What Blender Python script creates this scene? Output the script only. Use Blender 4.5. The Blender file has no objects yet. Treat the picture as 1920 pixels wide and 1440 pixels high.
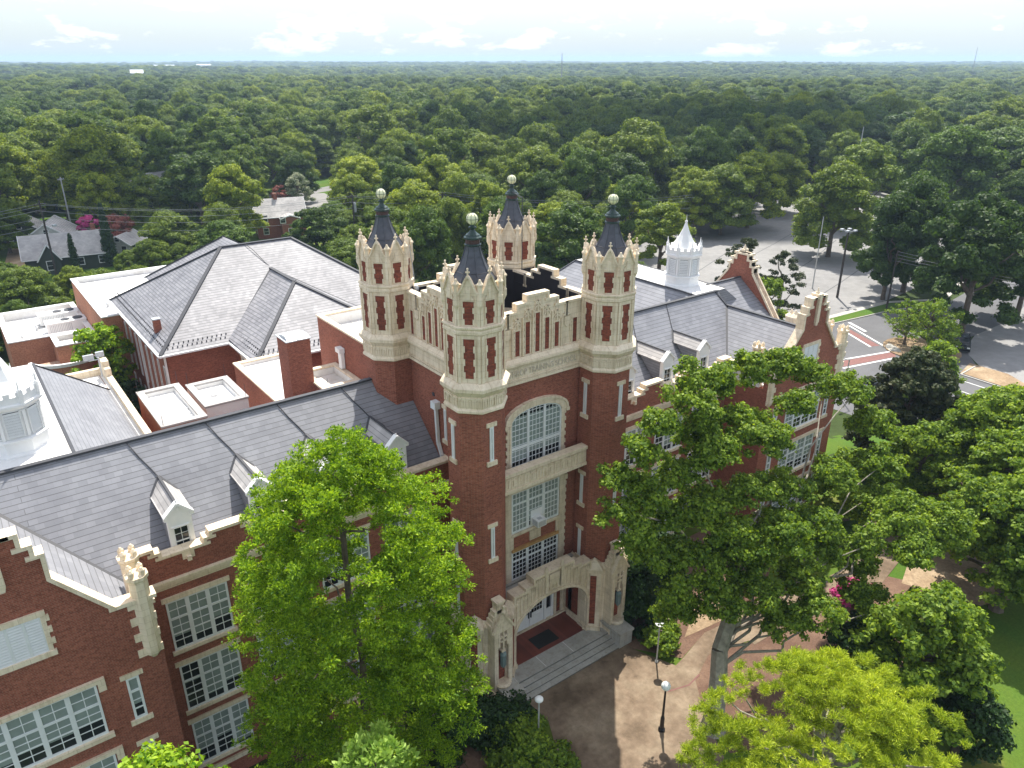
import bpy, math, random
import numpy as np
from mathutils import Vector, Matrix
PI = math.pi
SC = bpy.context.scene
COL = SC.collection
# ------------------------------------------------------------------ camera, sky, sun, exposure
cam_d = bpy.data.cameras.new("camera"); cam = bpy.data.objects.new("camera", cam_d); COL.objects.link(cam)
CAMP = Vector((0, 0, 37.0)); PSI = math.radians(53.3); TH = math.atan((720 - 110) / 1434.0)
cam.location = CAMP
fw = Vector((math.cos(PSI) * math.cos(TH), math.sin(PSI) * math.cos(TH), -math.sin(TH)))
cam.rotation_euler = fw.to_track_quat('-Z', 'Y').to_euler()
cam_d.sensor_fit = 'HORIZONTAL'; cam_d.sensor_width = 36.0; cam_d.lens = 36.0 * 1434 / 1920.0
cam_d.clip_start = 0.5; cam_d.clip_end = 60000
SC.camera = cam
SUN_EL = math.radians(60); SUN_DIR = Vector((0.68, 0.73, 0)).normalized()
az = math.atan2(SUN_DIR.x, SUN_DIR.y)
w = bpy.data.worlds.new("World"); SC.world = w; w.use_nodes = True
nt = w.node_tree; nt.nodes.clear(); N = nt.nodes.new; L = nt.links.new
sky = N('ShaderNodeTexSky'); sky.sky_type = 'NISHITA'; sky.sun_disc = False
sky.sun_elevation = SUN_EL; sky.sun_rotation = az; sky.air_density = 1.0; sky.dust_density = 1.0; sky.ozone_density = 1.0
tc = N('ShaderNodeTexCoord'); mp = N('ShaderNodeMapping'); mp.inputs['Scale'].default_value = (1, 1, 3.0)
L(tc.outputs['Generated'], mp.inputs['Vector'])
n1 = N('ShaderNodeTexNoise'); n1.inputs['Scale'].default_value = 17; n1.inputs['Detail'].default_value = 9; n1.inputs['Roughness'].default_value = .58
L(mp.outputs[0], n1.inputs['Vector'])
n2 = N('ShaderNodeTexNoise'); n2.inputs['Scale'].default_value = 3.0; n2.inputs['Detail'].default_value = 3
L(mp.outputs[0], n2.inputs['Vector'])
ad = N('ShaderNodeMath'); ad.operation = 'MULTIPLY_ADD'; L(n2.outputs['Fac'], ad.inputs[0]); ad.inputs[1].default_value = .45; L(n1.outputs['Fac'], ad.inputs[2])
cr = N('ShaderNodeValToRGB'); cr.color_ramp.elements[0].position = .755; cr.color_ramp.elements[1].position = .85
cr.color_ramp.elements[0].color = (0, 0, 0, 1); cr.color_ramp.elements[1].color = (1, 1, 1, 1); L(ad.outputs[0], cr.inputs[0])
def smix(f, a, c):
    m = N('ShaderNodeMix'); m.data_type = 'RGBA'
    for k, v in (('Factor', f), ('A', a), ('B', c)):
        if isinstance(v, bpy.types.NodeSocket): L(v, m.inputs[k])
        elif isinstance(v, tuple): m.inputs[k].default_value = v
        else: m.inputs[k].default_value = v
    return m.outputs['Result']
def sramp(f, p0, p1, v0=0.0, v1=1.0):
    r = N('ShaderNodeMapRange'); r.interpolation_type = 'SMOOTHSTEP'; L(f, r.inputs[0]); r.inputs[1].default_value = p0; r.inputs[2].default_value = p1; r.inputs[3].default_value = v0; r.inputs[4].default_value = v1
    return r.outputs[0]
sz = N('ShaderNodeSeparateXYZ'); L(tc.outputs['Generated'], sz.inputs[0])
low = sramp(sz.outputs[2], .0, .16, .85, 0)                     # milky air low over the horizon
skyc = smix(low, sky.outputs[0], (3.1, 3.6, 3.9, 1))
cloudc = smix(sramp(sz.outputs[2], .10, .35), (5.6, 5.6, 5.5, 1), (6.5, 6.35, 6.1, 1))
fin = smix(cr.outputs[0], skyc, cloudc)
up_ = N('ShaderNodeMath'); up_.operation = 'MULTIPLY'; L(sramp(sz.outputs[2], .15, .5, 0, .35), up_.inputs[0]); up_.inputs[1].default_value = 1.0
fin = smix(up_.outputs[0], fin, (6.5, 6.3, 6.0, 1))
bg = N('ShaderNodeBackground'); bg.inputs['Strength'].default_value = .15; L(fin, bg.inputs['Color'])
wo = N('ShaderNodeOutputWorld'); L(bg.outputs[0], wo.inputs['Surface'])
sd = bpy.data.lights.new("sun", 'SUN'); sd.energy = 5.0; sd.angle = math.radians(.6); sd.color = (1, .95, .86)
sun = bpy.data.objects.new("sun", sd); COL.objects.link(sun)
sv = Vector((SUN_DIR.x * math.cos(SUN_EL), SUN_DIR.y * math.cos(SUN_EL), math.sin(SUN_EL)))
sun.rotation_euler = (-sv).to_track_quat('-Z', 'Y').to_euler(); sun.location = (0, 0, 300)
SC.view_settings.view_transform = 'Standard'; SC.view_settings.look = 'None'
SC.view_settings.exposure = 0.64; SC.view_settings.gamma = 1.0
SC.render.engine = 'CYCLES'
SC.cycles.max_bounces = 6; SC.cycles.diffuse_bounces = 3; SC.cycles.glossy_bounces = 2; SC.cycles.transmission_bounces = 3
SC.cycles.volume_bounces = 0; SC.cycles.transparent_max_bounces = 6
# ------------------------------------------------------------------ helpers
def tag(o, label=None, cat=None, group=None, kind=None):
    if label: o['label'] = label
    if cat: o['category'] = cat
    if group: o['group'] = group
    if kind: o['kind'] = kind
    return o
def empty(name, loc, label, cat, group=None, rz=0):
    o = bpy.data.objects.new(name, None); COL.objects.link(o); o.location = loc; o.rotation_euler = (0, 0, rz)
    o.empty_display_size = .3
    return tag(o, label, cat, group)
def copy_tree(o, parent=None):
    c = o.copy(); COL.objects.link(c); c.parent = parent
    for ch in list(o.children): copy_tree(ch, c)
    return c
class MB:
    """collects polygons in the local space of the thing they belong to"""
    def __init__(s): s.v = []; s.f = []; s.m = []; s.M = None
    def add(s, vs, fs, mi=0):
        b = len(s.v)
        for p in vs:
            p = Vector(p)
            if s.M is not None: p = s.M @ p
            s.v.append(tuple(p))
        for f in fs: s.f.append(tuple(b + i for i in f)); s.m.append(mi)
    def box(s, x0, x1, y0, y1, z0, z1, mi=0):
        s.add([(x0, y0, z0), (x1, y0, z0), (x1, y1, z0), (x0, y1, z0), (x0, y0, z1), (x1, y0, z1), (x1, y1, z1), (x0, y1, z1)],
              [(0, 3, 2, 1), (4, 5, 6, 7), (0, 1, 5, 4), (1, 2, 6, 5), (2, 3, 7, 6), (3, 0, 4, 7)], mi)
    def prism_y(s, pts, y0, y1, mi=0):
        """polygon in XZ (counter-clockwise seen from -Y) extruded y0..y1"""
        n = len(pts)
        s.add([(x, y0, z) for x, z in pts] + [(x, y1, z) for x, z in pts],
              [tuple(range(n)), tuple(range(2 * n - 1, n - 1, -1))] + [(i, i + n, (i + 1) % n + n, (i + 1) % n) for i in range(n)], mi)
    def prism_x(s, pts, x0, x1, mi=0):
        """polygon in YZ (counter-clockwise seen from +X) extruded along x"""
        n = len(pts)
        s.add([(x1, y, z) for y, z in pts] + [(x0, y, z) for y, z in pts],
              [tuple(range(n)), tuple(range(2 * n - 1, n - 1, -1))] + [(i, i + n, (i + 1) % n + n, (i + 1) % n) for i in range(n)], mi)
    def prism_z(s, pts, z0, z1, mi=0):
        n = len(pts)
        s.add([(x, y, z0) for x, y in pts] + [(x, y, z1) for x, y in pts],
              [tuple(range(n - 1, -1, -1)), tuple(range(n, 2 * n))] + [(i, (i + 1) % n, (i + 1) % n + n, i + n) for i in range(n)], mi)
    def loft(s, cx, cy, prof, n=8, rot=PI / 8, mi=0, cap0=True, cap1=True):
        """rings (apothem radius, z) with n sides; radius given to the vertices"""
        vs = []; fs = []
        for r, z in prof:
            for i in range(n):
                a = rot + 2 * PI * i / n; vs.append((cx + r * math.cos(a), cy + r * math.sin(a), z))
        for k in range(len(prof) - 1):
            for i in range(n):
                j = (i + 1) % n; fs.append((k * n + i, k * n + j, (k + 1) * n + j, (k + 1) * n + i))
        if cap0: fs.append(tuple(range(n - 1, -1, -1)))
        if cap1: fs.append(tuple((len(prof) - 1) * n + i for i in range(n)))
        s.add(vs, fs, mi)
    def tube(s, p, q, r0, r1=None, n=6, mi=0):
        p = Vector(p); q = Vector(q); d = q - p
        if d.length < 1e-6: return
        r1 = r0 if r1 is None else r1
        z = d.normalized(); x = z.orthogonal().normalized(); y = z.cross(x)
        vs = [p + (x * math.cos(2 * PI * i / n) + y * math.sin(2 * PI * i / n)) * r0 for i in range(n)] + \
             [q + (x * math.cos(2 * PI * i / n) + y * math.sin(2 * PI * i / n)) * r1 for i in range(n)]
        s.add(vs, [(i, (i + 1) % n, (i + 1) % n + n, i + n) for i in range(n)] + [tuple(range(n - 1, -1, -1)), tuple(range(n, 2 * n))], mi)
    def beam(s, p, q, w, h, mi=0):
        """box beam from p to q, w across (horizontal), h up"""
        p = Vector(p); q = Vector(q); d = (q - p).normalized(); sx = d.cross(Vector((0, 0, 1)))
        sx = (sx.normalized() if sx.length > 1e-5 else Vector((1, 0, 0))) * w / 2; u = sx.cross(d).normalized() * h / 2
        vs = [a + b * sx + c * u for a in (p, q) for b, c in ((-1, -1), (1, -1), (1, 1), (-1, 1))]
        s.add(vs, [(0, 3, 2, 1), (4, 5, 6, 7), (0, 1, 5, 4), (1, 2, 6, 5), (2, 3, 7, 6), (3, 0, 4, 7)], mi)
    def sphere(s, c, r, nu=12, nv=8, mi=0, sz=1.0):
        prof = []
        for k in range(1, nv):
            a = -PI / 2 + PI * k / nv; prof.append((r * math.cos(a), c[2] + r * sz * math.sin(a)))
        s.loft(c[0], c[1], prof, nu, 0, mi)
    def build(s, name, mats, parent=None, smooth=False):
        me = bpy.data.meshes.new(name); me.from_pydata(s.v, [], s.f)
        if not isinstance(mats, (list, tuple)): mats = [mats]
        for m in mats: me.materials.append(m)
        me.polygons.foreach_set('material_index', s.m)
        if smooth: me.polygons.foreach_set('use_smooth', [True] * len(s.f))
        me.update()
        o = bpy.data.objects.new(name, me); COL.objects.link(o)
        if parent: o.parent = parent
        return o
def poly_wall_y(mb, outline, y0, y1, mi=0): mb.prism_y(outline, y0, y1, mi)
def coping_y(mb, pts, y0, y1, t, mi=0, ext=0.0):
    """coping stones along a polyline in XZ, outside (above) it"""
    for i in range(len(pts) - 1):
        (xa, za), (xb, zb) = pts[i], pts[i + 1]
        L_ = math.hypot(xb - xa, zb - za)
        if L_ < 1e-6: continue
        dx, dz = (xb - xa) / L_, (zb - za) / L_; nx, nz = -dz, dx
        e = t if abs(dz) < .05 else 0.0
        a = (xa - dx * e, za - dz * e); b = (xb + dx * e, zb + dz * e); j = .004 * (i % 2)
        mb.prism_y([a, b, (b[0] + nx * t, b[1] + nz * t), (a[0] + nx * t, a[1] + nz * t)], y0 - j, y1 + j, mi)
def coping_x(mb, pts, x0, x1, t, mi=0):
    for i in range(len(pts) - 1):
        (xa, za), (xb, zb) = pts[i], pts[i + 1]
        L_ = math.hypot(xb - xa, zb - za)
        if L_ < 1e-6: continue
        dx, dz = (xb - xa) / L_, (zb - za) / L_; nx, nz = -dz, dx
        e = t if abs(dz) < .05 else 0.0
        a = (xa - dx * e, za - dz * e); b = (xb + dx * e, zb + dz * e); j = .004 * (i % 2)
        mb.prism_x([a, b, (b[0] + nx * t, b[1] + nz * t), (a[0] + nx * t, a[1] + nz * t)], x0 - j, x1 + j, mi)
# ------------------------------------------------------------------ materials
def new_mat(name):
    m = bpy.data.materials.new(name); m.use_nodes = True; t = m.node_tree; t.nodes.clear()
    o = t.nodes.new('ShaderNodeOutputMaterial'); b = t.nodes.new('ShaderNodeBsdfPrincipled'); t.links.new(b.outputs[0], o.inputs[0])
    return m, t, b
def col(c): return (c[0], c[1], c[2], 1)
def wall_uv(t):
    """(along the wall, up) from position, whichever way the face looks"""
    g = t.nodes.new('ShaderNodeNewGeometry'); a = t.nodes.new('ShaderNodeSeparateXYZ'); t.links.new(g.outputs['Position'], a.inputs[0])
    n = t.nodes.new('ShaderNodeSeparateXYZ'); t.links.new(g.outputs['True Normal'], n.inputs[0])
    ab = t.nodes.new('ShaderNodeMath'); ab.operation = 'ABSOLUTE'; t.links.new(n.outputs[0], ab.inputs[0])
    ac = t.nodes.new('ShaderNodeMath'); ac.operation = 'ABSOLUTE'; t.links.new(n.outputs[1], ac.inputs[0])
    gt = t.nodes.new('ShaderNodeMath'); gt.operation = 'GREATER_THAN'; t.links.new(ab.outputs[0], gt.inputs[0]); t.links.new(ac.outputs[0], gt.inputs[1])
    mu = t.nodes.new('ShaderNodeMix'); mu.data_type = 'FLOAT'; t.links.new(gt.outputs[0], mu.inputs['Factor']); t.links.new(a.outputs[0], mu.inputs['A']); t.links.new(a.outputs[1], mu.inputs['B'])
    c = t.nodes.new('ShaderNodeCombineXYZ'); t.links.new(mu.outputs['Result'], c.inputs[0]); t.links.new(a.outputs[2], c.inputs[1])
    return c, g
def noise(t, vec, scale, detail=4, rough=.55):
    n = t.nodes.new('ShaderNodeTexNoise'); n.inputs['Scale'].default_value = scale; n.inputs['Detail'].default_value = detail; n.inputs['Roughness'].default_value = rough
    if vec is not None: t.links.new(vec, n.inputs['Vector'])
    return n
def ramp(t, fac, stops):
    r = t.nodes.new('ShaderNodeValToRGB'); e = r.color_ramp.elements
    while len(e) < len(stops): e.new(.5)
    for i, (p, c) in enumerate(stops): e[i].position = p; e[i].color = col(c)
    t.links.new(fac, r.inputs[0]); return r
def mixc(t, fac, a, b, mode='MIX'):
    m = t.nodes.new('ShaderNodeMix'); m.data_type = 'RGBA'; m.blend_type = mode
    for k, v in (('Factor', fac), ('A', a), ('B', b)):
        if isinstance(v, bpy.types.NodeSocket): t.links.new(v, m.inputs[k])
        elif isinstance(v, (int, float)): m.inputs[k].default_value = v
        else: m.inputs[k].default_value = col(v)
    return m.outputs['Result']
def bump(t, b, h, strength=.4, dist=.02):
    bn = t.nodes.new('ShaderNodeBump'); bn.inputs['Strength'].default_value = strength; bn.inputs['Distance'].default_value = dist
    t.links.new(h, bn.inputs['Height']); t.links.new(bn.outputs[0], b.inputs['Normal'])
def brick_node(t, vec, c1, c2, mortar, w, h, ms, off=.5, bias=0):
    br = t.nodes.new('ShaderNodeTexBrick'); t.links.new(vec, br.inputs['Vector'])
    br.inputs['Color1'].default_value = col(c1); br.inputs['Color2'].default_value = col(c2); br.inputs['Mortar'].default_value = col(mortar)
    br.inputs['Scale'].default_value = 1; br.inputs['Brick Width'].default_value = w; br.inputs['Row Height'].default_value = h
    br.inputs['Mortar Size'].default_value = ms; br.inputs['Mortar Smooth'].default_value = .3; br.inputs['Bias'].default_value = bias; br.offset = off
    return br
def mat_brick(name, c1, c2, mortar):
    m, t, b = new_mat(name); uv, g = wall_uv(t)
    br = brick_node(t, uv.outputs[0], c1, c2, mortar, .215, .075, .008)
    nz = noise(t, g.outputs['Position'], .35, 5); r = ramp(t, nz.outputs['Fac'], [(.3, (.78, .76, .76)), (.72, (1.12, 1.1, 1.08))])
    c = mixc(t, 1.0, br.outputs['Color'], r.outputs[0], 'MULTIPLY')
    n2 = noise(t, uv.outputs[0], 7, 3); r2 = ramp(t, n2.outputs['Fac'], [(.3, (.72, .7, .7)), (.55, (1, 1, 1)), (.75, (1.12, 1.12, 1.1))])
    c = mixc(t, 1.0, c, r2.outputs[0], 'MULTIPLY'); t.links.new(c, b.inputs['Base Color'])
    b.inputs['Roughness'].default_value = .9; b.inputs['Specular IOR Level'].default_value = .2
    bump(t, b, br.outputs['Fac'], -.3, .01); return m
def mat_stone(name, base, dark, joint=.6):
    m, t, b = new_mat(name); uv, g = wall_uv(t)
    br = brick_node(t, uv.outputs[0], (1, 1, 1), (.93, .92, .9), (.68, .64, .57), joint, .33, .010)
    nz = noise(t, g.outputs['Position'], 1.1, 6, .6); r = ramp(t, nz.outputs['Fac'], [(.28, dark), (.5, base), (.75, tuple(min(1, x * 1.08) for x in base))])
    mpn = t.nodes.new('ShaderNodeMapping'); mpn.inputs['Scale'].default_value = (5, 5, .5); t.links.new(g.outputs['Position'], mpn.inputs['Vector'])
    st = noise(t, mpn.outputs[0], 1.2, 4, .6); rs = ramp(t, st.outputs['Fac'], [(.33, (.74, .68, .6)), (.52, (1, 1, 1))])
    c = mixc(t, .8, r.outputs[0], br.outputs['Color'], 'MULTIPLY'); c = mixc(t, .6, c, rs.outputs[0], 'MULTIPLY')
    t.links.new(c, b.inputs['Base Color']); b.inputs['Roughness'].default_value = .75; b.inputs['Specular IOR Level'].default_value = .3
    n3 = noise(t, g.outputs['Position'], 9, 3); bump(t, b, n3.outputs['Fac'], .5, .03); return m
def mat_slate(name, c1, c2, line, w=.5, h=.3, ms=.02, rough=.5, patch=.25):
    m, t, b = new_mat(name); uv, g = wall_uv(t)
    br = brick_node(t, uv.outputs[0], c1, c2, tuple(.45 * a + .55 * l for a, l in zip(c1, line)), w, h, ms * .5)
    rw = brick_node(t, uv.outputs[0], (1, 1, 1), (1, 1, 1), tuple(l / a for a, l in zip(c1, line)), 500, h, ms * 1.5)
    nz = noise(t, g.outputs['Position'], .5, 5); r = ramp(t, nz.outputs['Fac'], [(.3, (1 - patch, 1 - patch, 1 - patch * .9)), (.7, (1 + patch, 1 + patch, 1 + patch))])
    c = mixc(t, 1.0, br.outputs['Color'], r.outputs[0], 'MULTIPLY'); c = mixc(t, 1.0, c, rw.outputs['Color'], 'MULTIPLY'); t.links.new(c, b.inputs['Base Color'])
    b.inputs['Roughness'].default_value = rough; b.inputs['Specular IOR Level'].default_value = .5
    bump(t, b, rw.outputs['Fac'], -.5, .02); return m
def mat_plain(name, c, rough=.6, var=.12, scale=2.0, spec=.4, metal=0.0, bmp=0.0):
    m, t, b = new_mat(name); g = t.nodes.new('ShaderNodeNewGeometry')
    nz = noise(t, g.outputs['Position'], scale, 5, .6); r = ramp(t, nz.outputs['Fac'], [(.3, tuple(x * (1 - var) for x in c)), (.7, tuple(min(1, x * (1 + var)) for x in c))])
    t.links.new(r.outputs[0], b.inputs['Base Color']); b.inputs['Roughness'].default_value = rough; b.inputs['Specular IOR Level'].default_value = spec; b.inputs['Metallic'].default_value = metal
    if bmp: bump(t, b, nz.outputs['Fac'], bmp, .05)
    return m
def mat_ground(name, stops, scale, stops2=None, scale2=4, rough=.95, bmp=.3):
    m, t, b = new_mat(name); g = t.nodes.new('ShaderNodeNewGeometry')
    n1 = noise(t, g.outputs['Position'], scale, 7, .62); r = ramp(t, n1.outputs['Fac'], stops); c = r.outputs[0]
    n2 = noise(t, g.outputs['Position'], scale2, 6, .7); r2 = ramp(t, n2.outputs['Fac'], stops2 or [(.3, (.75, .75, .75)), (.7, (1.2, 1.2, 1.2))])
    c = mixc(t, 1.0, c, r2.outputs[0], 'MULTIPLY'); t.links.new(c, b.inputs['Base Color'])
    b.inputs['Roughness'].default_value = rough; b.inputs['Specular IOR Level'].default_value = .15
    if bmp: bump(t, b, n2.outputs['Fac'], bmp, .05)
    return m
def mat_leaf(name, ca, cb, tr, fac=.38, objvar=.0):
    m = bpy.data.materials.new(name); m.use_nodes = True; t = m.node_tree; t.nodes.clear()
    o = t.nodes.new('ShaderNodeOutputMaterial'); g = t.nodes.new('ShaderNodeNewGeometry')
    r = ramp(t, g.outputs['Random Per Island'], [(0, ca), (1, cb)])
    c = r.outputs[0]
    nz = noise(t, g.outputs['Position'], .35, 3); r2 = ramp(t, nz.outputs['Fac'], [(.3, (.72, .78, .7)), (.7, (1.25, 1.18, 1.1))])
    c = mixc(t, 1.0, c, r2.outputs[0], 'MULTIPLY')
    if objvar:
        nl_ = noise(t, g.outputs['Position'], .0065, 3); rl = ramp(t, nl_.outputs['Fac'], [(.35, (.72, .8, .85)), (.5, (1, 1, 1)), (.66, (1.4, 1.28, .95))]); c = mixc(t, 1.0, c, rl.outputs[0], 'MULTIPLY')  # broad hue zones; sunlit and cloud-shaded patches painted into the leaf colour
        oi = t.nodes.new('ShaderNodeObjectInfo'); r3 = ramp(t, oi.outputs['Random'], [(0, (.42, .55, .7)), (.3, (.7, .85, .9)), (.6, (1.1, 1.08, .9)), (.85, (1.4, 1.3, .85)), (1, (1.9, 1.65, .85))])
        c = mixc(t, objvar, c, r3.outputs[0], 'MULTIPLY')
    d = t.nodes.new('ShaderNodeBsdfPrincipled'); t.links.new(c, d.inputs['Base Color']); d.inputs['Roughness'].default_value = .55; d.inputs['Specular IOR Level'].default_value = .25
    tn = t.nodes.new('ShaderNodeBsdfTranslucent'); c2 = mixc(t, 1.0, c, tr, 'MULTIPLY'); t.links.new(c2, tn.inputs['Color'])
    ms = t.nodes.new('ShaderNodeMixShader'); ms.inputs[0].default_value = fac; t.links.new(d.outputs[0], ms.inputs[1]); t.links.new(tn.outputs[0], ms.inputs[2])
    t.links.new(ms.outputs[0], o.inputs[0]); return m
BRICK = mat_brick('red_brick', (.38, .122, .078), (.255, .078, .05), (.36, .22, .165))
BRICK_D = mat_brick('rough_brick_panel', (.36, .095, .055), (.19, .052, .036), (.13, .08, .06))
BRICK_O = mat_brick('orange_brick', (.56, .24, .14), (.46, .18, .11), (.5, .34, .25))
STONE = mat_stone('cream_terracotta', (.84, .72, .55), (.70, .58, .42))
STONE2 = mat_stone('portico_limestone', (.76, .65, .50), (.56, .46, .34))
SLATE = mat_slate('grey_slate', (.255, .26, .282), (.205, .21, .23), (.135, .138, .146), .40, .205, .010, .5, .14)
SLATE_A = mat_slate('auditorium_slate', (.30, .295, .31), (.20, .20, .215), (.15, .15, .155), .36, .17, .014, .6, .2)
SHINGLE = mat_slate('house_shingle', (.46, .44, .42), (.38, .365, .35), (.28, .27, .26), .4, .2, .012, .8)
RIDGE = mat_plain('lead_ridge', (.05, .052, .06), .6)
SPIRE = mat_plain('spire_metal', (.075, .078, .092), .42, .2, 3, .5, .3)
COPPERG = mat_plain('dark_green_bronze', (.03, .055, .05), .4)
MAROON = mat_plain('maroon_band', (.08, .045, .045), .6)
WHITE = mat_plain('white_paint', (.82, .82, .81), .5, .04)
WFRAME = mat_plain('white_window_frame', (.78, .8, .8), .5, .05)
MEMB = mat_ground('white_roof_membrane', [(.3, (.60, .58, .54)), (.45, (.76, .755, .74)), (.8, (.82, .82, .81))], .35, [(.3, (.94, .93, .92)), (.7, (1.04, 1.04, 1.04))], 3, .7, .05)
SEAM = mat_plain('membrane_seam_grey', (.5, .49, .46), .8)
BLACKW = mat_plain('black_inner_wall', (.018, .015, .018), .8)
GLASS_D = mat_plain('dark_window_glass', (.02, .024, .028), .08, .3, .6, .6)
GLASS_B = mat_plain('glass_over_blind', (.26, .31, .29), .15, .15, 1.0, .5)
LOUV = mat_plain('louvre_white', (.76, .77, .76), .6, .05)
GALV = mat_plain('grey_metal', (.5, .52, .54), .4, .1, 4, .5, .3)
WOODY = mat_plain('yellow_timber', (.45, .26, .10), .6, .2, 5)
GRANITE = mat_stone('grey_granite', (.44, .43, .40), (.33, .32, .29), 1.5)
TILE = mat_slate('red_quarry_tile', (.22, .06, .04), (.16, .045, .032), (.12, .05, .04), .2, .2, .01, .6)
DGRAN = mat_plain('shade_painted_riser', (.17, .165, .15), .9, .3, 4)  # granite darkened to paint shade onto the step risers
MATB = mat_plain('dark_door_mat', (.03, .03, .028), .95)
CONC = mat_ground('tan_concrete', [(.32, (.13, .095, .065)), (.48, (.21, .155, .11)), (.6, (.27, .21, .15)), (.75, (.34, .27, .2))], .45, [(.3, (.72, .72, .7)), (.7, (1.15, 1.14, 1.12))], 2.2, .9, .12)
GRASS = mat_ground('lawn_grass', [(.3, (.17, .15, .05)), (.40, (.09, .14, .02)), (.6, (.065, .135, .02)), (.8, (.11, .18, .035))], .12, [(.3, (.7, .75, .6)), (.7, (1.25, 1.2, 1.1))], 6)
MULCH = mat_ground('brown_mulch', [(.3, (.10, .055, .04)), (.6, (.19, .12, .085)), (.8, (.26, .17, .11))], .3, None, 7)
SOIL = mat_ground('forest_floor', [(.3, (.03, .045, .015)), (.6, (.05, .075, .02)), (.8, (.12, .11, .06))], .03, None, .8)
ASPH = mat_ground('road_asphalt', [(.3, (.115, .115, .12)), (.7, (.16, .16, .165))], .15, [(.3, (.9, .9, .9)), (.7, (1.08, 1.08, 1.08))], 5, .85, .1)
LOT = mat_ground('parking_lot_paving', [(.3, (.21, .205, .20)), (.5, (.27, .265, .26)), (.75, (.33, .32, .31))], .05, [(.3, (.86, .86, .86)), (.7, (1.1, 1.1, 1.1))], .7, .9, .05)
KERB = mat_plain('concrete_kerb', (.42, .40, .36), .8)
LINE = mat_plain('white_road_paint', (.72, .72, .7), .7)
REDP = mat_plain('red_crossing_pavers', (.20, .09, .08), .8, .2, 3)
DIRT = mat_ground('tan_dirt', [(.3, (.22, .15, .09)), (.55, (.34, .25, .16)), (.8, (.5, .4, .28))], .25, None, 4)
BLACKM = mat_plain('black_cast_iron', (.012, .012, .014), .35)
POSTW = mat_plain('pale_grey_post', (.45, .45, .43), .5)
GLOBE_M = mat_plain('white_glass_globe', (.85, .86, .84), .25, .03)
PGLOBE = mat_plain('pale_yellow_globe', (.80, .80, .52), .3, .06, 5)
BARK = mat_plain('grey_brown_bark', (.14, .11, .085), .9, .35, 3, .1, 0, .6)
BARKL = mat_plain('pale_bark', (.30, .27, .22), .9, .3, 3, .1, 0, .6)
WOODP = mat_plain('dark_pole_wood', (.06, .05, .045), .9)
WIRE = mat_plain('wire_grey', (.30, .31, .31), .6)
LF_BRIGHT = mat_leaf('bright_green_leaf', (.06, .16, .010), (.36, .52, .03), (1.6, 1.5, .5), .36)
LF_PINE = mat_leaf('yellow_green_needle', (.17, .26, .02), (.60, .68, .07), (1.3, 1.3, .6), .36)
LF_OAK = mat_leaf('oak_leaf', (.055, .125, .016), (.27, .38, .04), (1.6, 1.5, .5), .38)
LF_MAG = mat_leaf('magnolia_leaf', (.025, .05, .014), (.075, .085, .03), (1.2, 1.2, .7), .2)
LF_DARK = mat_leaf('dark_shrub_leaf', (.014, .04, .012), (.04, .085, .02), (1.2, 1.3, .7), .25)
LF_FOR = mat_leaf('woodland_leaf', (.048, .095, .014), (.19, .262, .03), (1.55, 1.45, .5), .33, .95)
LF_LIME = mat_leaf('pale_lime_leaf', (.18, .32, .05), (.42, .58, .14), (1.2, 1.2, .8), .38)
LF_PINK = mat_leaf('pink_blossom', (.55, .05, .25), (.75, .12, .42), (1, 1, 1), .3)
LF_RED = mat_leaf('rosy_blossom', (.22, .06, .04), (.42, .16, .13), (1, 1, 1), .3)
LF_CREAM = mat_leaf('cream_blossom', (.10, .16, .05), (.55, .56, .42), (1, 1, 1), .3)
# ------------------------------------------------------------------ ground
def S_(t): t = max(0.0, min(1.0, t)); return t * t * (3 - 2 * t)
def gz(x, y): return 1.8 * S_((x - 10) / 7) * (1 - S_((x - 64) / 16)) * (1 - S_((y - 33) / 8))
def axis_pts(a, b, step, far, n):
    core = list(np.arange(a, b + .01, step)); out = []; d = step
    lo = []; hi = []; x = a; y = b
    k = (far / step) ** (1.0 / n)
    for i in range(1, n + 1):
        q = step * k ** i; lo.append(a - q); hi.append(b + q)
    return lo[::-1] + core + hi
gx = axis_pts(-20, 100, 2.0, 14000, 26); gy = axis_pts(-20, 60, 2.0, 14000, 26)
mb = MB(); vs = []; rg = random.Random(3)
for y in gy:
    for x in gx:
        d = math.hypot(x, y); z = gz(x, y)
        if d > 2500:
            z += (math.sin(x * .0011 + 1) * math.sin(y * .0009) + .6 * math.sin(x * .0031 + y * .0017)) * min(1, (d - 2500) / 3000) * 9
        vs.append((x, y, z))
nx = len(gx)
mb.add(vs, [(j * nx + i, j * nx + i + 1, (j + 1) * nx + i + 1, (j + 1) * nx + i) for j in range(len(gy) - 1) for i in range(nx - 1)])
tag(mb.build('ground', SOIL, None, True), kind='structure')
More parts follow.
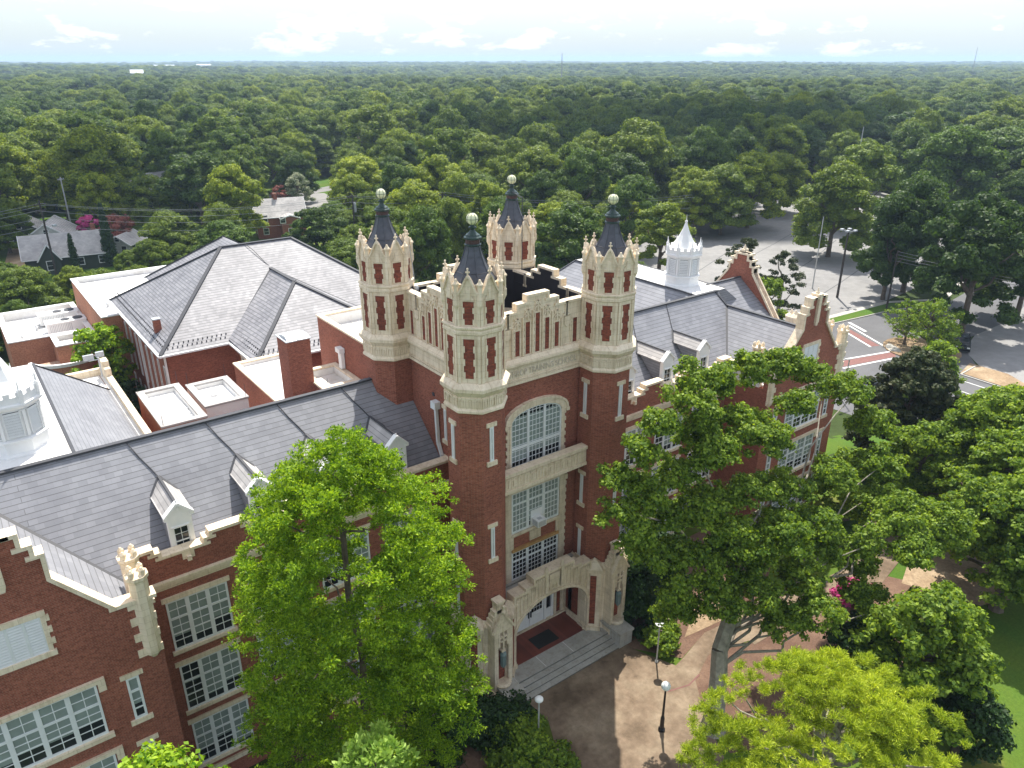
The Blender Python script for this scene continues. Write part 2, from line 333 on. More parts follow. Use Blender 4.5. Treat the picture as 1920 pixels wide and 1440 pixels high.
def sheet(name, pts, mat, dz, step=1.5, flat=None):
    """a sheet with the given outline, laid dz above the ground (cut on a grid so that it follows slopes)"""
    import bmesh
    bm = bmesh.new(); f = bm.faces.new([bm.verts.new((x, y, 0)) for x, y in pts])
    xs = [p[0] for p in pts]; ys = [p[1] for p in pts]
    if flat is None:
        for ax, lo, hi in ((0, min(xs), max(xs)), (1, min(ys), max(ys))):
            k = math.floor(lo / step) * step + step
            while k < hi:
                co = [0, 0, 0]; no = [0, 0, 0]; co[ax] = k; no[ax] = 1
                bmesh.ops.bisect_plane(bm, geom=bm.verts[:] + bm.edges[:] + bm.faces[:], plane_co=co, plane_no=no); k += step
    for v in bm.verts: v.co.z = (gz(v.co.x, v.co.y) if flat is None else flat) + dz
    bmesh.ops.recalc_face_normals(bm, faces=bm.faces)
    for f in bm.faces:
        if f.normal.z < 0: f.normal_flip()
    me = bpy.data.meshes.new(name); bm.to_mesh(me); bm.free(); me.materials.append(mat)
    o = bpy.data.objects.new(name, me); COL.objects.link(o); return tag(o, kind='structure')
def strip(pts, w, closed=False):
    """outline of a ribbon of width w along pts"""
    a = []; b = []
    for i, p in enumerate(pts):
        q0 = pts[max(0, i - 1)]; q1 = pts[min(len(pts) - 1, i + 1)]
        d = Vector((q1[0] - q0[0], q1[1] - q0[1])).normalized(); n = Vector((-d.y, d.x)) * w / 2
        a.append((p[0] + n.x, p[1] + n.y)); b.append((p[0] - n.x, p[1] - n.y))
    return a + b[::-1]
sheet('lawn', [(12, -8), (72, -8), (84, 20), (82, 34), (60, 40), (14, 34), (8, 20)], GRASS, .02)
sheet('mulch_bed', [(29.2, 26.9), (34.5, 32.8), (45, 32.8), (45, 27), (40, 24.4), (36.5, 24.5), (34.4, 24.7), (31.4, 24.0)], MULCH, .035)
sheet('left_mulch_bed', [(9, 34), (20.6, 34), (21.2, 28), (20.6, 25.2), (19.6, 23.4), (15, 20), (9, 20)], MULCH, .035)
sheet('tree_bed', [(30.4, 22.4), (28, 17.5), (33, 15), (44, 14), (52, 17), (50, 20.6), (46, 20.9), (40, 22.0), (36.5, 22.3), (33, 23.2)], MULCH, .035)
sheet('bare_earth_patch', [(50, 19.6), (54, 21), (60, 19.5), (62, 16), (57, 13), (52, 15)], DIRT, .04)
sheet('bare_earth_by_walk', [(33, 25.2), (36.6, 27.2), (40, 26.6), (38, 24.6)], DIRT, .045)
sheet('entrance_plaza', [(21.2, 29.5), (29.0, 29.5), (29.6, 26.2), (30.6, 23.8), (31.6, 24.0), (34.4, 24.7), (37, 24.4), (36.4, 22.4), (33, 23.2), (30.6, 22.2), (29.2, 20.4), (27.5, 17.5), (24, 16.5), (19.5, 19.5), (20.4, 23.2), (21.4, 25.2)], CONC, .05)
sheet('path', strip([(36.2, 23.4), (40, 23.2), (44, 22), (48, 21.7), (52, 22.4), (56, 24.2), (62, 27)], 2.8), CONC, .055)
sheet('red_edging_strip', strip([(28.6, 22.6), (30.0, 22.2), (31.2, 22.4)], .10), REDP, .06)
# streets and parking lot on the right
sheet('parking_lot', [(90, 62), (103, 61), (124, 61), (136, 62), (160, 66), (215, 96), (245, 150), (205, 150), (170, 125), (128, 122), (98, 110), (84, 84)], LOT, .03, flat=0)
sheet('side_parking_lot', [(104, 37.5), (109, 42.0), (128, 47), (170, 52), (170, 12), (118, 12), (101, 29)], LOT, .03, flat=0)
sheet('street', [(78, 30), (76, 56), (90, 60), (104.5, 59.2), (118.5, 57.4), (128, 54), (160, 58), (160, 50), (128, 44), (112, 44), (104, 38), (99, 31.5), (110, 15), (128, -10), (110, -10), (86, 14)], ASPH, .035, flat=0)
sheet('grass_verge', [(104.5, 59.6), (118.5, 57.8), (128, 54.4), (131, 55), (122.6, 59.8), (106, 61)], GRASS, .07, flat=0)
sheet('sidewalk', strip([(92, 61.6), (106, 61.5), (122, 60.3), (131, 55.6), (150, 60)], 1.0), KERB, .09, flat=0)
sheet('dirt_verge', [(100, 38.3), (104.5, 39.2), (104.5, 34.5), (102.5, 31.5), (113, 18), (110.5, 16), (99.6, 31.2)], DIRT, .075, flat=0)
def kerb(name, pts, w=.18, h=.13, z=0):
    mb = MB()
    for a, b in zip(pts, pts[1:]): mb.beam((a[0], a[1], z + h / 2 + .03), (b[0], b[1], z + h / 2 + .03), w, h)
    o = mb.build(name, KERB); return tag(o, kind='structure')
kerb('kerb', [(78, 61), (104.5, 59.3), (118.5, 57.5), (128, 54.1)])
kerb('kerb', [(103.8, 38.2), (99.4, 38.0), (99.0, 31.5), (110, 15.2)])
for nm, pts, wd in (('crosswalk_line', [(106, 57.3), (101.8, 49.6)], .3), ('crosswalk_line', [(103.6, 57.2), (99.9, 50.4)], .3), ('stop_line', [(107.4, 58.2), (105.5, 54.4)], .5),
                    ('crosswalk_line', [(91.5, 50.2), (101, 47.6)], .3), ('crosswalk_line', [(89.5, 48.2), (99, 46.0)], .3),
                    ('lane_line', [(97.6, 37.2), (97.2, 31.0), (105, 18)], .16), ('lane_line', [(94.2, 36), (93.4, 29.5), (100, 17)], .14)):
    sheet(nm, strip(pts, wd), LINE, .043, flat=0)
sheet('crossing_pavers', [(104.9, 57.1), (103.9, 57.1), (100.2, 50.4), (101.4, 49.9)], REDP, .039, flat=0)
sheet('crossing_pavers', [(91.1, 49.9), (89.9, 48.5), (99.1, 46.3), (100.6, 47.4)], REDP, .039, flat=0)
mb = MB(); mb.loft(104.5, 45.6, [(4.9, .03), (4.9, .16)], 20, 0); ob = mb.build('traffic_island', DIRT); tag(ob, kind='structure')
sheet('island_paving', [(100.2, 47.8), (101.4, 49.2), (103.2, 49.6), (102.2, 47.6), (101, 46.6)], KERB, .17, flat=0)
for pts in ([(150, 78), (128, 72), (112, 68)], [(158, 92), (136, 84), (108, 76)], [(168, 106), (144, 98), (118, 90)], [(132, 100), (112, 92)]):
    sheet('cracked_seam', strip(pts, .16), RIDGE, .036, flat=0)
# ground behind, left: lawns, drives and the side street
sheet('back_yard', [(2, 150), (60, 140), (100, 190), (110, 260), (20, 230), (-10, 190)], GRASS, .02, flat=0)
sheet('driveway', [(4.5, 150), (8.4, 150), (13.5, 186), (17, 192), (14, 196), (10, 190)], DIRT, .05, flat=0)
sheet('cul_de_sac', [(72, 199), (84, 198), (92, 206), (94, 220), (84, 226), (74, 214)], LOT, .05, flat=0)
sheet('side_street', strip([(60, 236), (85, 222), (110, 232), (150, 250)], 7), LOT, .045, flat=0)
# ------------------------------------------------------------------ windows (origin at middle of the sill, wall plane y=0, looking to -y)
def quoin_sides(mb, x, z0, z1, w, dx, y0, y1, n, mi=0):
    """toothed stone edge running up at x, block widths alternate; dx=+1/-1 side on which the teeth stick out"""
    h = (z1 - z0) / n
    for k in range(n):
        ww = w * (1.0 if k % 2 else .55)
        a, b = (x, x + ww) if dx > 0 else (x - ww, x)
        mb.box(a, b, y0, y1, z0 + k * h, z0 + (k + 1) * h, mi)
def make_window(name, W, H, lights, transom=.36, cols=2, rt=2, rb=4, surround='lintel', parent=None, blinds=(1, 1, 1, 1), label=None, meet=True):
    """stone surround mesh + children window_frame, window_pane"""
    s = MB(); hw = W / 2
    if surround == 'lintel':
        s.box(-hw - .16, hw + .16, -.09, .02, H, H + .26); s.box(-hw - .14, hw + .14, -.16, .02, -.2, 0)
    elif surround == 'slit':
        s.box(-hw - .2, hw + .2, -.07, .02, H, H + .24); s.box(-hw - .2, hw + .2, -.10, .02, -.26, 0)
    elif surround == 'hood':
        s.box(-hw - .35, hw + .35, -.14, .02, H, H + .22); s.box(-hw - .35, -hw - .05, -.13, .02, H - .45, H); s.box(hw + .05, hw + .35, -.13, .02, H - .45, H)
        s.box(-hw - .2, hw + .2, -.2, .02, -.22, 0)
    elif surround == 'quoins':
        s.box(-hw - .3, hw + .3, -.09, .02, H, H + .25); s.box(-hw - .3, hw + .3, -.13, .02, -.24, 0)
        quoin_sides(s, -hw, 0, H, .34, -1, -.08, .02, 7); quoin_sides(s, hw, 0, H, .34, 1, -.08, .02, 7)
    o = s.build(name, STONE, parent)
    f = MB(); fw_ = .10; mw = .20
    f.box(-hw, -hw + fw_, -.06, .015, 0, H); f.box(hw - fw_, hw, -.06, .015, 0, H); f.box(-hw + fw_, hw - fw_, -.062, .015, 0, fw_ + .02); f.box(-hw + fw_, hw - fw_, -.062, .015, H - fw_, H)
    lw = (W - 2 * fw_ - (lights - 1) * mw) / lights; zt = H * (1 - transom); p = MB(); t = .036
    for i in range(lights):
        x0 = -hw + fw_ + i * (lw + mw); x1 = x0 + lw
        if i: f.box(x0 - mw, x0, -.058, .015, fw_ + .02, H - fw_)
        zs = [(fw_ + .02, zt - .06, rb), (zt + .06, H - fw_, rt)] if transom > 0 else [(fw_ + .02, H - fw_, rb)]
        if transom > 0: f.box(x0, x1, -.055, .015, zt - .06, zt + .06)
        for j, (a, b, r) in enumerate(zs):
            for c in range(1, cols): f.box(x0 + lw * c / cols - t / 2, x0 + lw * c / cols + t / 2, -.035, .01, a, b)
            for k in range(1, r):
                tt = t * (2.0 if (meet and j == 0 and k == r // 2) else 1)
                f.box(x0, x1, -.037, .012, a + (b - a) * k / r - tt / 2, a + (b - a) * k / r + tt / 2)
            bl = blinds[i % len(blinds)]
            cut = a + (b - a) * (1 - bl) if j == 0 else (b if bl < .3 else a)
            if cut > a + .01: p.add([(x0, -.012, a), (x1, -.012, a), (x1, -.012, cut), (x0, -.012, cut)], [(0, 1, 2, 3)], 0)
            if cut < b - .01: p.add([(x0, -.012, cut), (x1, -.012, cut), (x1, -.012, b), (x0, -.012, b)], [(0, 1, 2, 3)], 1)
    f.build('window_frame', WFRAME, o); p.build('window_pane', [GLASS_D, GLASS_B], o)
    return o
def place(o, loc, rz=0, parent=None):
    o.location = loc; o.rotation_euler = (0, 0, rz)
    if parent is not None: o.parent = parent
    return o
# ------------------------------------------------------------------ the school building
CX = 24.9
B = empty('school_building', (CX, 34, 0), 'long red brick hall with cream terracotta towers and grey slate roofs', 'building')
OFF = Vector((-CX, -34, 0))
def bld(mb, name, mats, parent=None, smooth=False, at=None):
    """geometry was written in scene coordinates: bring it into the parent's space"""
    org = at if at is not None else Vector((CX, 34, 0))
    mb.v = [(x - org[0], y - org[1], z - org[2]) for x, y, z in mb.v]
    return mb.build(name, mats, parent if parent is not None else B, smooth)
T0 = Vector((CX, 34, 0))
X0, Y0, TW = 20.3, 30.4, 9.2
XL, XR, YF, YB = X0 + .55, X0 + TW - .55, 31.1, Y0 + TW - .55
# walls of the tower
mb = MB(); mb.box(XL, XR, YF + .0, YF + .5, 7.0, 20.75); mb.box(XL, XL + .5, YF + .5, YB, -1, 20.75); mb.box(XR - .5, XR, YF + .5, YB, -1, 20.75); mb.box(XL + .5, XR - .5, YB - .5, YB, -1, 20.75)
mb.box(XL, CX - 3.4, YF, YF + .5, -1, 7.0); mb.box(CX + 3.4, XR, YF, YF + .5, -1, 7.0)
bld(mb, 'tower_wall', BRICK)
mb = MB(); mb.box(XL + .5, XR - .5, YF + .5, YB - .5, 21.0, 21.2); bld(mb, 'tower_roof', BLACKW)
# cornice, text band and parapets of the four sides
STEP = [(3.2, 24.62), (2.1, 24.62), (2.1, 23.9), (2.0, 23.9), (2.0, 24.6), (1.32, 24.6), (1.32, 25.02), (.64, 25.02), (.64, 25.42)]
prof_top = [(-a, z) for a, z in STEP] + [(a, z) for a, z in STEP[::-1]]      # left to right
def parapet(front):
    """stone parapet built for a side; front: side frame mapping (u along, d outward, z)"""
    ox, oy, ux, uy, dx, dy = front
    M = Matrix(((ux, -dx, 0, ox), (uy, -dy, 0, oy), (0, 0, 1, 0), (0, 0, 0, 1)))   # local x=u, local -y = outward
    s = MB(); s.M = M
    hw = 3.2
    s.box(-hw, hw, -.18, .3, 20.45, 20.62); s.box(-hw, hw, -.10, .3, 20.62, 21.5)                       # text band
    s.box(-hw, hw, -.17, .3, 20.70, 20.76); 
    s.prism_x([(.3, 21.5), (-.26, 21.5), (-.34, 21.62), (-.34, 21.75), (-.12, 21.98), (.3, 21.98)][::-1], -hw, hw)
    outline = [(-hw, 21.98)] + [(hw, 21.98)] + [(x, z - .14) for x, z in prof_top[::-1]]
    s.prism_y(outline, 0, .28)
    coping_y(s, [(x, z - .14) for x, z in prof_top], -.09, .34, .14)
    # vertical ribs and quoined edges of the brick strips
    strips = [(0, 24.3), (-.68, 23.9), (.68, 23.9), (-1.38, 23.5), (1.38, 23.5), (-2.72, 23.5), (2.72, 23.5)]
    for u, zt in strips:
        quoin_sides(s, u - .15, 22.05, zt, .10, -1, -.05, .0, 11); quoin_sides(s, u + .15, 22.05, zt, .10, 1, -.05, .0, 11)
        s.box(u - .25, u + .25, -.05, 0, zt, zt + .08)
    for u, zt in ((-.34, 24.5), (.34, 24.5), (-1.02, 24.2), (1.02, 24.2), (-1.72, 23.7), (1.72, 23.7)): s.box(u - .045, u + .045, -.1, 0, 22.0, zt)
    # carved tracery heads above the strips, shields on the low bays
    for u, zt in strips[:5]:
        top = [z for a, z in ((.64, 25.42), (1.32, 25.02), (2.05, 24.6)) if abs(u) < a][0] - .25
        for q in range(5):
            a = PI * q / 5; b = PI * (q + 1) / 5; r = .2
            s.beam((u + r * math.cos(a), -.04, zt + .2 + r * math.sin(a)), (u + r * math.cos(b), -.04, zt + .2 + r * math.sin(b)), .07, .06)
        s.box(u - .04, u + .04, -.07, 0, zt + .1, min(top, zt + .75))
        for sx in (-1, 1):
            s.beam((u + sx * .22, -.035, zt + .42), (u, -.035, zt + .72), .07, .06); s.beam((u + sx * .22, -.035, zt + .72), (u, -.035, zt + .45), .06, .05)
    for sx in (-1, 1):
        u = sx * 2.1; s.prism_y([(u - .2, 23.7), (u - .2, 23.25), (u, 23.05), (u + .2, 23.25), (u + .2, 23.7)], -.09, 0)
        s.box(u - .28, u - .24, -.06, 0, 22.1, 23.8); s.box(u + .24, u + .28, -.06, 0, 22.1, 23.8); s.box(u - .26, u + .26, -.08, 0, 23.8, 23.9)
    o = bld(s, 'parapet', STONE)
    for u, zt in strips:
        p = MB(); p.M = M; p.box(u - .19, u + .19, -.03, -.002, 22.05, zt); bld(p, 'brick_strip', BRICK_D, o, at=T0)
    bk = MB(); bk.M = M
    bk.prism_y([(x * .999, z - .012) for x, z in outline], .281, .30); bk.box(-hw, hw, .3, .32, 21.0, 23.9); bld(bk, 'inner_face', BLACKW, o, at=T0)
    return o
par_f = parapet((CX, YF, 1, 0, 0, -1)); parapet((XL, Y0 + TW / 2, 0, -1, -1, 0)); parapet((CX, YB, -1, 0, 0, 1)); parapet((XR, Y0 + TW / 2, 0, 1, 1, 0))
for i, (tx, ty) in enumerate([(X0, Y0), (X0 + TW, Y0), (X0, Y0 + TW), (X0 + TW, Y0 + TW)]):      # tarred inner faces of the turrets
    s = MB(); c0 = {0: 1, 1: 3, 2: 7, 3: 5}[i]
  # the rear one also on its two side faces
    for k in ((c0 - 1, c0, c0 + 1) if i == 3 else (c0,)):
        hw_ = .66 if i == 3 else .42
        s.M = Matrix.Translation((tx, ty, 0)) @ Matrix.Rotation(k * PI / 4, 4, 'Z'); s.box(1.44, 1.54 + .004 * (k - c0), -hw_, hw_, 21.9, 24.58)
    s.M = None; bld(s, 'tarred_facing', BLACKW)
# carved words
tc_ = bpy.data.curves.new('inscription', 'FONT'); tc_.body = "WINTHROP TRAINING SCHOOL"; tc_.size = .50; tc_.extrude = .022; tc_.align_x = 'CENTER'; tc_.space_character = 1.0
tc_.materials.append(mat_plain('carved_letter_stone', (.60, .52, .41), .8))
to = bpy.data.objects.new('inscription', tc_); COL.objects.link(to); to.parent = B
bpy.context.view_layer.update(); wd_ = to.dimensions.x
dg = bpy.context.evaluated_depsgraph_get(); tme = bpy.data.meshes.new_from_object(to.evaluated_get(dg)); bpy.data.objects.remove(to)
to = bpy.data.objects.new('inscription', tme); COL.objects.link(to); to.parent = B
to.location = (0, YF - .115 - 34, 20.92); to.rotation_euler = (PI / 2, 0, 0); to.scale = (5.7 / max(wd_, .1), 1, 1)
# ---- turrets (origin at axis foot)
R8 = 1 / math.cos(PI / 8)
def octa(mb, prof, mi=0, cx=0, cy=0, **k): mb.loft(cx, cy, [(a * R8, z) for a, z in prof], 8, PI / 8, mi, **k)
def fleur(mb, x, y, z, s=1.0):
    mb.box(x - .035 * s, x + .035 * s, y - .035 * s, y + .035 * s, z, z + .38 * s)
    mb.box(x - .11 * s, x + .11 * s, y - .03 * s, y + .03 * s, z + .2 * s, z + .27 * s); mb.box(x - .03 * s, x + .03 * s, y - .11 * s, y + .11 * s, z + .205 * s, z + .265 * s)
    mb.sphere((x, y, z + .4 * s), .06 * s, 6, 5); mb.loft(x, y, [(.09 * s, z - .04), (.09 * s, z + .04 * s)], 6, 0)
def make_turret(lower=True):
    s = MB(); A = 1.42
    octa(s, [(1.46, 20.42), (1.58, 20.5), (1.58, 20.62), (1.5, 20.72), (1.5, 21.35), (1.62, 21.55), (1.72, 21.68), (1.72, 21.86), (1.55, 22.05), (A, 22.12), (A, 24.62), (1.5, 24.68), (1.5, 24.82), (1.46, 24.88), (1.53, 24.96), (1.53, 25.04), (1.36, 25.1), (1.36, 26.62), (1.2, 26.66)])
    for k in range(8):                                             # per face: frame ribs, corbel frieze arches, ogee gable, corner pinnacle
        a = k * PI / 4; M = Matrix.Rotation(a, 4, 'Z')             # face looks along +x after rotation
        s.M = M
        hs = A * math.tan(PI / 8)
        for sy in (-1, 1):
            s.box(A - .02, A + .07, sy * hs * .86 - .07, sy * hs * .86 + .07, 22.1, 24.62)
            s.box(A - .08, A + .02, sy * hs * .86 - .07, sy * hs * .86 + .07, 25.05, 26.55)
            s.M = M @ Matrix(((0, 1, 0, 0), (1, 0, 0, 0), (0, 0, 1, 0), (0, 0, 0, 1)))
            n = 12; h = (24.42 - 22.35) / n
            for q in range(n):
                ww = .12 if q % 4 < 2 else .05; y0 = .33
                s.box(*sorted((sy * y0, sy * (y0 - ww))), A, A + .05, 22.35 + q * h, 22.35 + (q + 1) * h)
            n = 8; h = (26.3 - 25.15) / n
            for q in range(n):
                ww = .11 if q % 4 < 2 else .04
                s.box(*sorted((sy * .31, sy * (.31 - ww))), A - .06, A - .015, 25.15 + q * h, 25.15 + (q + 1) * h)
            s.M = M
        for yy in (-.42, 0, .42):                                   # blind arches of the frieze
            s.box(1.5, 1.555, yy - .19, yy - .12, 20.8, 21.25); s.box(1.5, 1.555, yy + .12, yy + .19, 20.8, 21.25); s.box(1.5, 1.56, yy - .19, yy + .19, 21.25, 21.33)
            s.box(1.5, 1.54, yy - .05, yy + .05, 20.85, 21.15)
        # ogee gable: curve from valley up to point
        M2 = M @ Matrix(((0, 1, 0, 0), (1, 0, 0, 0), (0, 0, 1, 0), (0, 0, 0, 1)))
        s.M = M2
        hv = .58; curve = [(1, 26.62), (.85, 26.70), (.7, 26.83), (.55, 26.99), (.4, 27.17), (.27, 27.34), (.14, 27.48), (0, 27.58)]
        pts = [(-hv * u, z) for u, z in curve] + [(hv * u, z) for u, z in curve[-2::-1]]
        s.prism_y([(x, z) for x, z in pts][::-1], 1.22, 1.40)
        for (xa, za), (xb, zb) in zip(pts, pts[1:]): s.beam((xa, 1.39, za), (xb, 1.39, zb), .22, .085)
        s.box(-.12, .12, 1.40, 1.44, 26.4, 26.9); s.prism_y([(-.28, 26.35), (-.28, 26.45), (0, 26.85), (.28, 26.45), (.28, 26.35)], 1.38, 1.42)
        fleur(s, 0, 1.40, 27.54, .95)
        s.M = M
        a2 = PI / 8; px, py = 1.40 * R8 * math.cos(a2), 1.40 * R8 * math.sin(a2)   # corner pinnacle
        s.loft(px, py, [(.13, 26.5), (.13, 27.1), (.18, 27.14), (.18, 27.2), (.10, 27.3), (.05, 27.42)], 6, 0)
        s.loft(px, py, [(.05, 25.9), (.16, 26.15), (.16, 26.5)], 6, 0)
        # parapet wall behind valley
        bx, by = 1.18 * R8 * math.cos(a2), 1.18 * R8 * math.sin(a2)
        s.M = M @ Matrix.Rotation(a2, 4, 'Z'); s.box(1.2, 1.32, -.22, .22, 26.6, 27.12)
        s.M = None
    o = s.build('turret', STONE)
    for k in range(8):
        for q in (0, 1):
            p = MB(); p.M = Matrix.Rotation(k * PI / 4, 4, 'Z')
            if q: p.box(A - .01, A + .02, -.31, .31, 22.35, 24.42)
            else: p.box(A - .1, A - .035, -.30, .30, 25.15, 26.3)
            p.build('brick_panel', BRICK_D, o)
    r = MB(); prof = [(1.22, 26.66), (1.1, 26.95), (.95, 27.2), (.78, 27.5), (.6, 27.85), (.47, 28.2), (.38, 28.5), (.33, 28.75)]
    octa(r, prof)
    for k in range(8):
        a = PI / 8 + k * PI / 4
        for (r1, z1), (r2, z2) in zip(prof, prof[1:]): r.tube((r1 * R8 * math.cos(a), r1 * R8 * math.sin(a), z1), (r2 * R8 * math.cos(a), r2 * R8 * math.sin(a), z2), .03, None, 4)
    r.loft(0, 0, [(.86, 27.49), (.87, 27.52)], 8, PI / 8); r.loft(0, 0, [(.505, 28.2), (.51, 28.225)], 8, PI / 8)
    r.build('spire_roof', SPIRE, o)
    c = MB(); c.loft(0, 0, [(.36, 28.72), (.42, 28.76), (.42, 28.8), (.36, 28.84)], 12, 0, 0); c.loft(0, 0, [(.35, 28.84), (.36, 29.04)], 12, 0, 1)
    c.loft(0, 0, [(.36, 29.04), (.44, 29.08), (.44, 29.14), (.36, 29.2), (.34, 29.26), (.24, 29.32), (.15, 29.4), (.11, 29.48), (.11, 29.54), (.19, 29.58), (.19, 29.62), (.11, 29.66), (.09, 29.74)], 12, 0, 0)
    c.build('finial_collar', [COPPERG, MAROON], o, False)
    g = MB(); g.sphere((0, 0, 30.0), .29, 16, 12); gl = g.build('globe_light', PGLOBE, o, True)
    h = MB()
    for k in range(4):
        a = k * PI / 4
        for q in range(16):
            b0 = 2 * PI * q / 16; b1 = 2 * PI * (q + 1) / 16; R = .297
            h.beam((R * math.cos(a) * math.cos(b0), R * math.sin(a) * math.cos(b0), 30 + R * math.sin(b0)), (R * math.cos(a) * math.cos(b1), R * math.sin(a) * math.cos(b1), 30 + R * math.sin(b1)), .014, .014)
    for q in range(16):
        b0 = 2 * PI * q / 16; b1 = 2 * PI * (q + 1) / 16; h.beam((.297 * math.cos(b0), .297 * math.sin(b0), 30), (.297 * math.cos(b1), .297 * math.sin(b1), 30), .014, .014)
    h.loft(0, 0, [(.02, 30.28), (.008, 30.62)], 5, 0); h.build('globe_cage', COPPERG, o)
    b = MB(); octa(b, [(1.45, -1), (1.45, 20.45)], cap1=False); b.build('brick_shaft', BRICK, o)
    return o
tur = make_turret(); tl = [(X0, Y0), (X0 + TW, Y0), (X0, Y0 + TW), (X0 + TW, Y0 + TW)]
slit = make_window('slit_window', .24, 2.0, 1, 0, 1, 1, 2, 'slit', None, (0,), meet=True)
slit_used = False
TURS = []
for i, (tx, ty) in enumerate(tl):
    o = tur if i == 0 else copy_tree(tur)
    place(o, (tx - CX, ty - 34, 0), 0, B); TURS.append(o)
for i, (tx, ty) in enumerate(tl[:2]):
    for (fx, fy, rz) in ((tx - .05, ty - 1.45, 0), (tx - 1.45, ty, -PI / 2)):
        for z0 in (17.6, 11.5, 7.55):
            if rz == 0 and z0 < 8: continue
            q = slit if not slit_used else copy_tree(slit); slit_used = True
            place(q, (fx - tx, fy - ty, z0), rz, TURS[i])
for z0 in (16.4, 13.1, 10.1, 6.6):
    q = copy_tree(slit); place(q, (XL - CX, 34.4 - 34, z0), -PI / 2, B)
TURS[0]['label'] = 'front left turret nearest the camera'; TURS[1]['label'] = 'front right turret'; TURS[2]['label'] = 'rear left turret'; TURS[3]['label'] = 'rear turret with a cable down its face'
mb = MB(); mb.tube((X0 + TW - .35, Y0 + TW - 1.55, 29.1), (X0 + TW - .5, Y0 + TW - 1.75, 24.6), .03); mb.tube((X0 + TW - .35, Y0 + TW - 1.55, 29.1), (X0 + TW - .2, Y0 + TW - .3, 29.3), .03); bld(mb, 'lightning_cable', RIDGE)
mb = MB(); mb.tube((X0 + .9, Y0 + TW - 1.35, 27.2), (X0 + 1.15, Y0 + TW - 1.3, 25.0), .025); mb.sphere((X0 + 1.2, Y0 + TW - 1.4, 24.6), .14, 8, 6, 0, 1.5); bld(mb, 'service_cable', GALV)
# ---- great arched window, middle windows
def arch_pts(hw, z_spring, rise, n=14):
    return [(-hw * math.cos(PI * i / n), z_spring + rise * math.sin(PI * i / n) ** .8) for i in range(n + 1)]
s = MB(); zb, zs, rise, hw = 15.0, 17.95, .85, 1.86
outer = arch_pts(hw + .34, zs + .1, rise + .2); inner = arch_pts(hw, zs, rise)
for k in range(len(outer) - 1):
    s.prism_y([inner[k], inner[k + 1], outer[k + 1], outer[k]], -.16, .02)
out2 = arch_pts(hw + .46, zs + .12, rise + .32); 
for k in range(len(outer) - 1): s.prism_y([outer[k], outer[k + 1], out2[k + 1], out2[k]], -.24, .02)
s.box(-hw - .5, -hw - .3, -.25, .02, zs - .05, zs + .15); s.box(hw + .3, hw + .5, -.25, .02, zs - .05, zs + .15)
s.box(-hw - .14, -hw, -.15, .02, zb, zs); s.box(hw, hw + .14, -.15, .02, zb, zs)
quoin_sides(s, -hw - .14, zb, zs, .22, -1, -.1, .02, 12); quoin_sides(s, hw + .14, zb, zs, .22, 1, -.1, .02, 12)
aw = s.build('arched_window', STONE, B); aw.location = (0, YF - 34, 0)
f = MB(); p = MB()
def zin(x): 
    u = max(-1, min(1, x / hw)); a = math.acos(-u); return zs + rise * math.sin(a) ** .8
for k in range(len(inner) - 1):
    a, b = inner[k], inner[k + 1]; f.prism_y([(a[0] * .965, a[1] - .09), (b[0] * .965, b[1] - .09), b, a], -.09, .015)
f.box(-hw, -hw + .09, -.09, .015, zb, zs); f.box(hw - .09, hw, -.09, .015, zb, zs)
xs = [-hw + .09, -.68, -.52, .52, .68, hw - .09]
for xm in (-.6, .6): f.box(xm - .08, xm + .08, -.085, .015, zb, zin(xm) - .05)
f.box(-hw + .09, hw - .09, -.08, .015, 16.35, 16.5)
for (a, b) in ((xs[0], xs[1]), (xs[2], xs[3]), (xs[4], xs[5])):
    for c in range(1, 4):
        x = a + (b - a) * c / 4; f.box(x - .014, x + .014, -.045, .01, zb, zin(x) - .06)
    z = zb + .25; 
    while z < zs + rise:
        xa, xb = a, b
        if z > zs:
            m = [x for x in np.linspace(a, b, 25) if zin(x) - .06 > z]
            if len(m) < 2: z += .33; continue
            xa, xb = m[0], m[-1]
        f.box(xa, xb, -.047, .012, z - .014, z + .014); z += .33
    pts = [(x, zin(x) - .05) for x in np.linspace(a, b, 7)]
    lo = 15.9 if a > -.6 else 15.6
    p.add([(a, -.015, zb), (b, -.015, zb), (b, -.015, lo), (a, -.015, lo)], [(0, 1, 2, 3)], 0)
    top = [(x, min(z, 18.35)) for x, z in pts]
    p.add([(a, -.015, lo), (b, -.015, lo)] + [(x, -.015, z) for x, z in top[::-1]], [tuple(range(2 + len(top)))], 1)
    hi = [q for q in pts if q[1] > 18.36]
    if len(hi) > 1: p.add([(x, -.013, 18.35) for x, z in (hi[0], hi[-1])] + [(x, -.013, z) for x, z in hi[::-1]], [tuple(range(2 + len(hi)))], 0)
f.build('window_frame', WFRAME, aw); p.build('window_pane', [GLASS_D, GLASS_B], aw)
s = MB(); s.box(-2.25, -1.86, -.14, .02, 7.2, 14.3); s.box(1.86, 2.25, -.14, .02, 7.2, 14.3)
quoin_sides(s, -2.25, 7.4, 14.0, .17, -1, -.1, .02, 26); quoin_sides(s, 2.25, 7.4, 14.0, .17, 1, -.1, .02, 26)
s.box(-2.1, 2.1, -.2, .02, 13.55, 13.75); s.box(-2.35, 2.35, -.26, .02, 13.75, 14.0); s.box(-1.86, 1.86, -.2, .02, 10.55, 10.72); s.box(-1.86, 1.86, -.1, .02, 10.45, 10.55)
for sx in (-1, 1):
    s.box(sx * 1.86 - .0 if sx < 0 else 1.66, -1.66 if sx < 0 else 1.86, -.1, .02, 9.6, 10.45)
    s.box(sx * 2.3 - .12, sx * 2.3 + .12, -.2, .02, 13.2, 13.55)
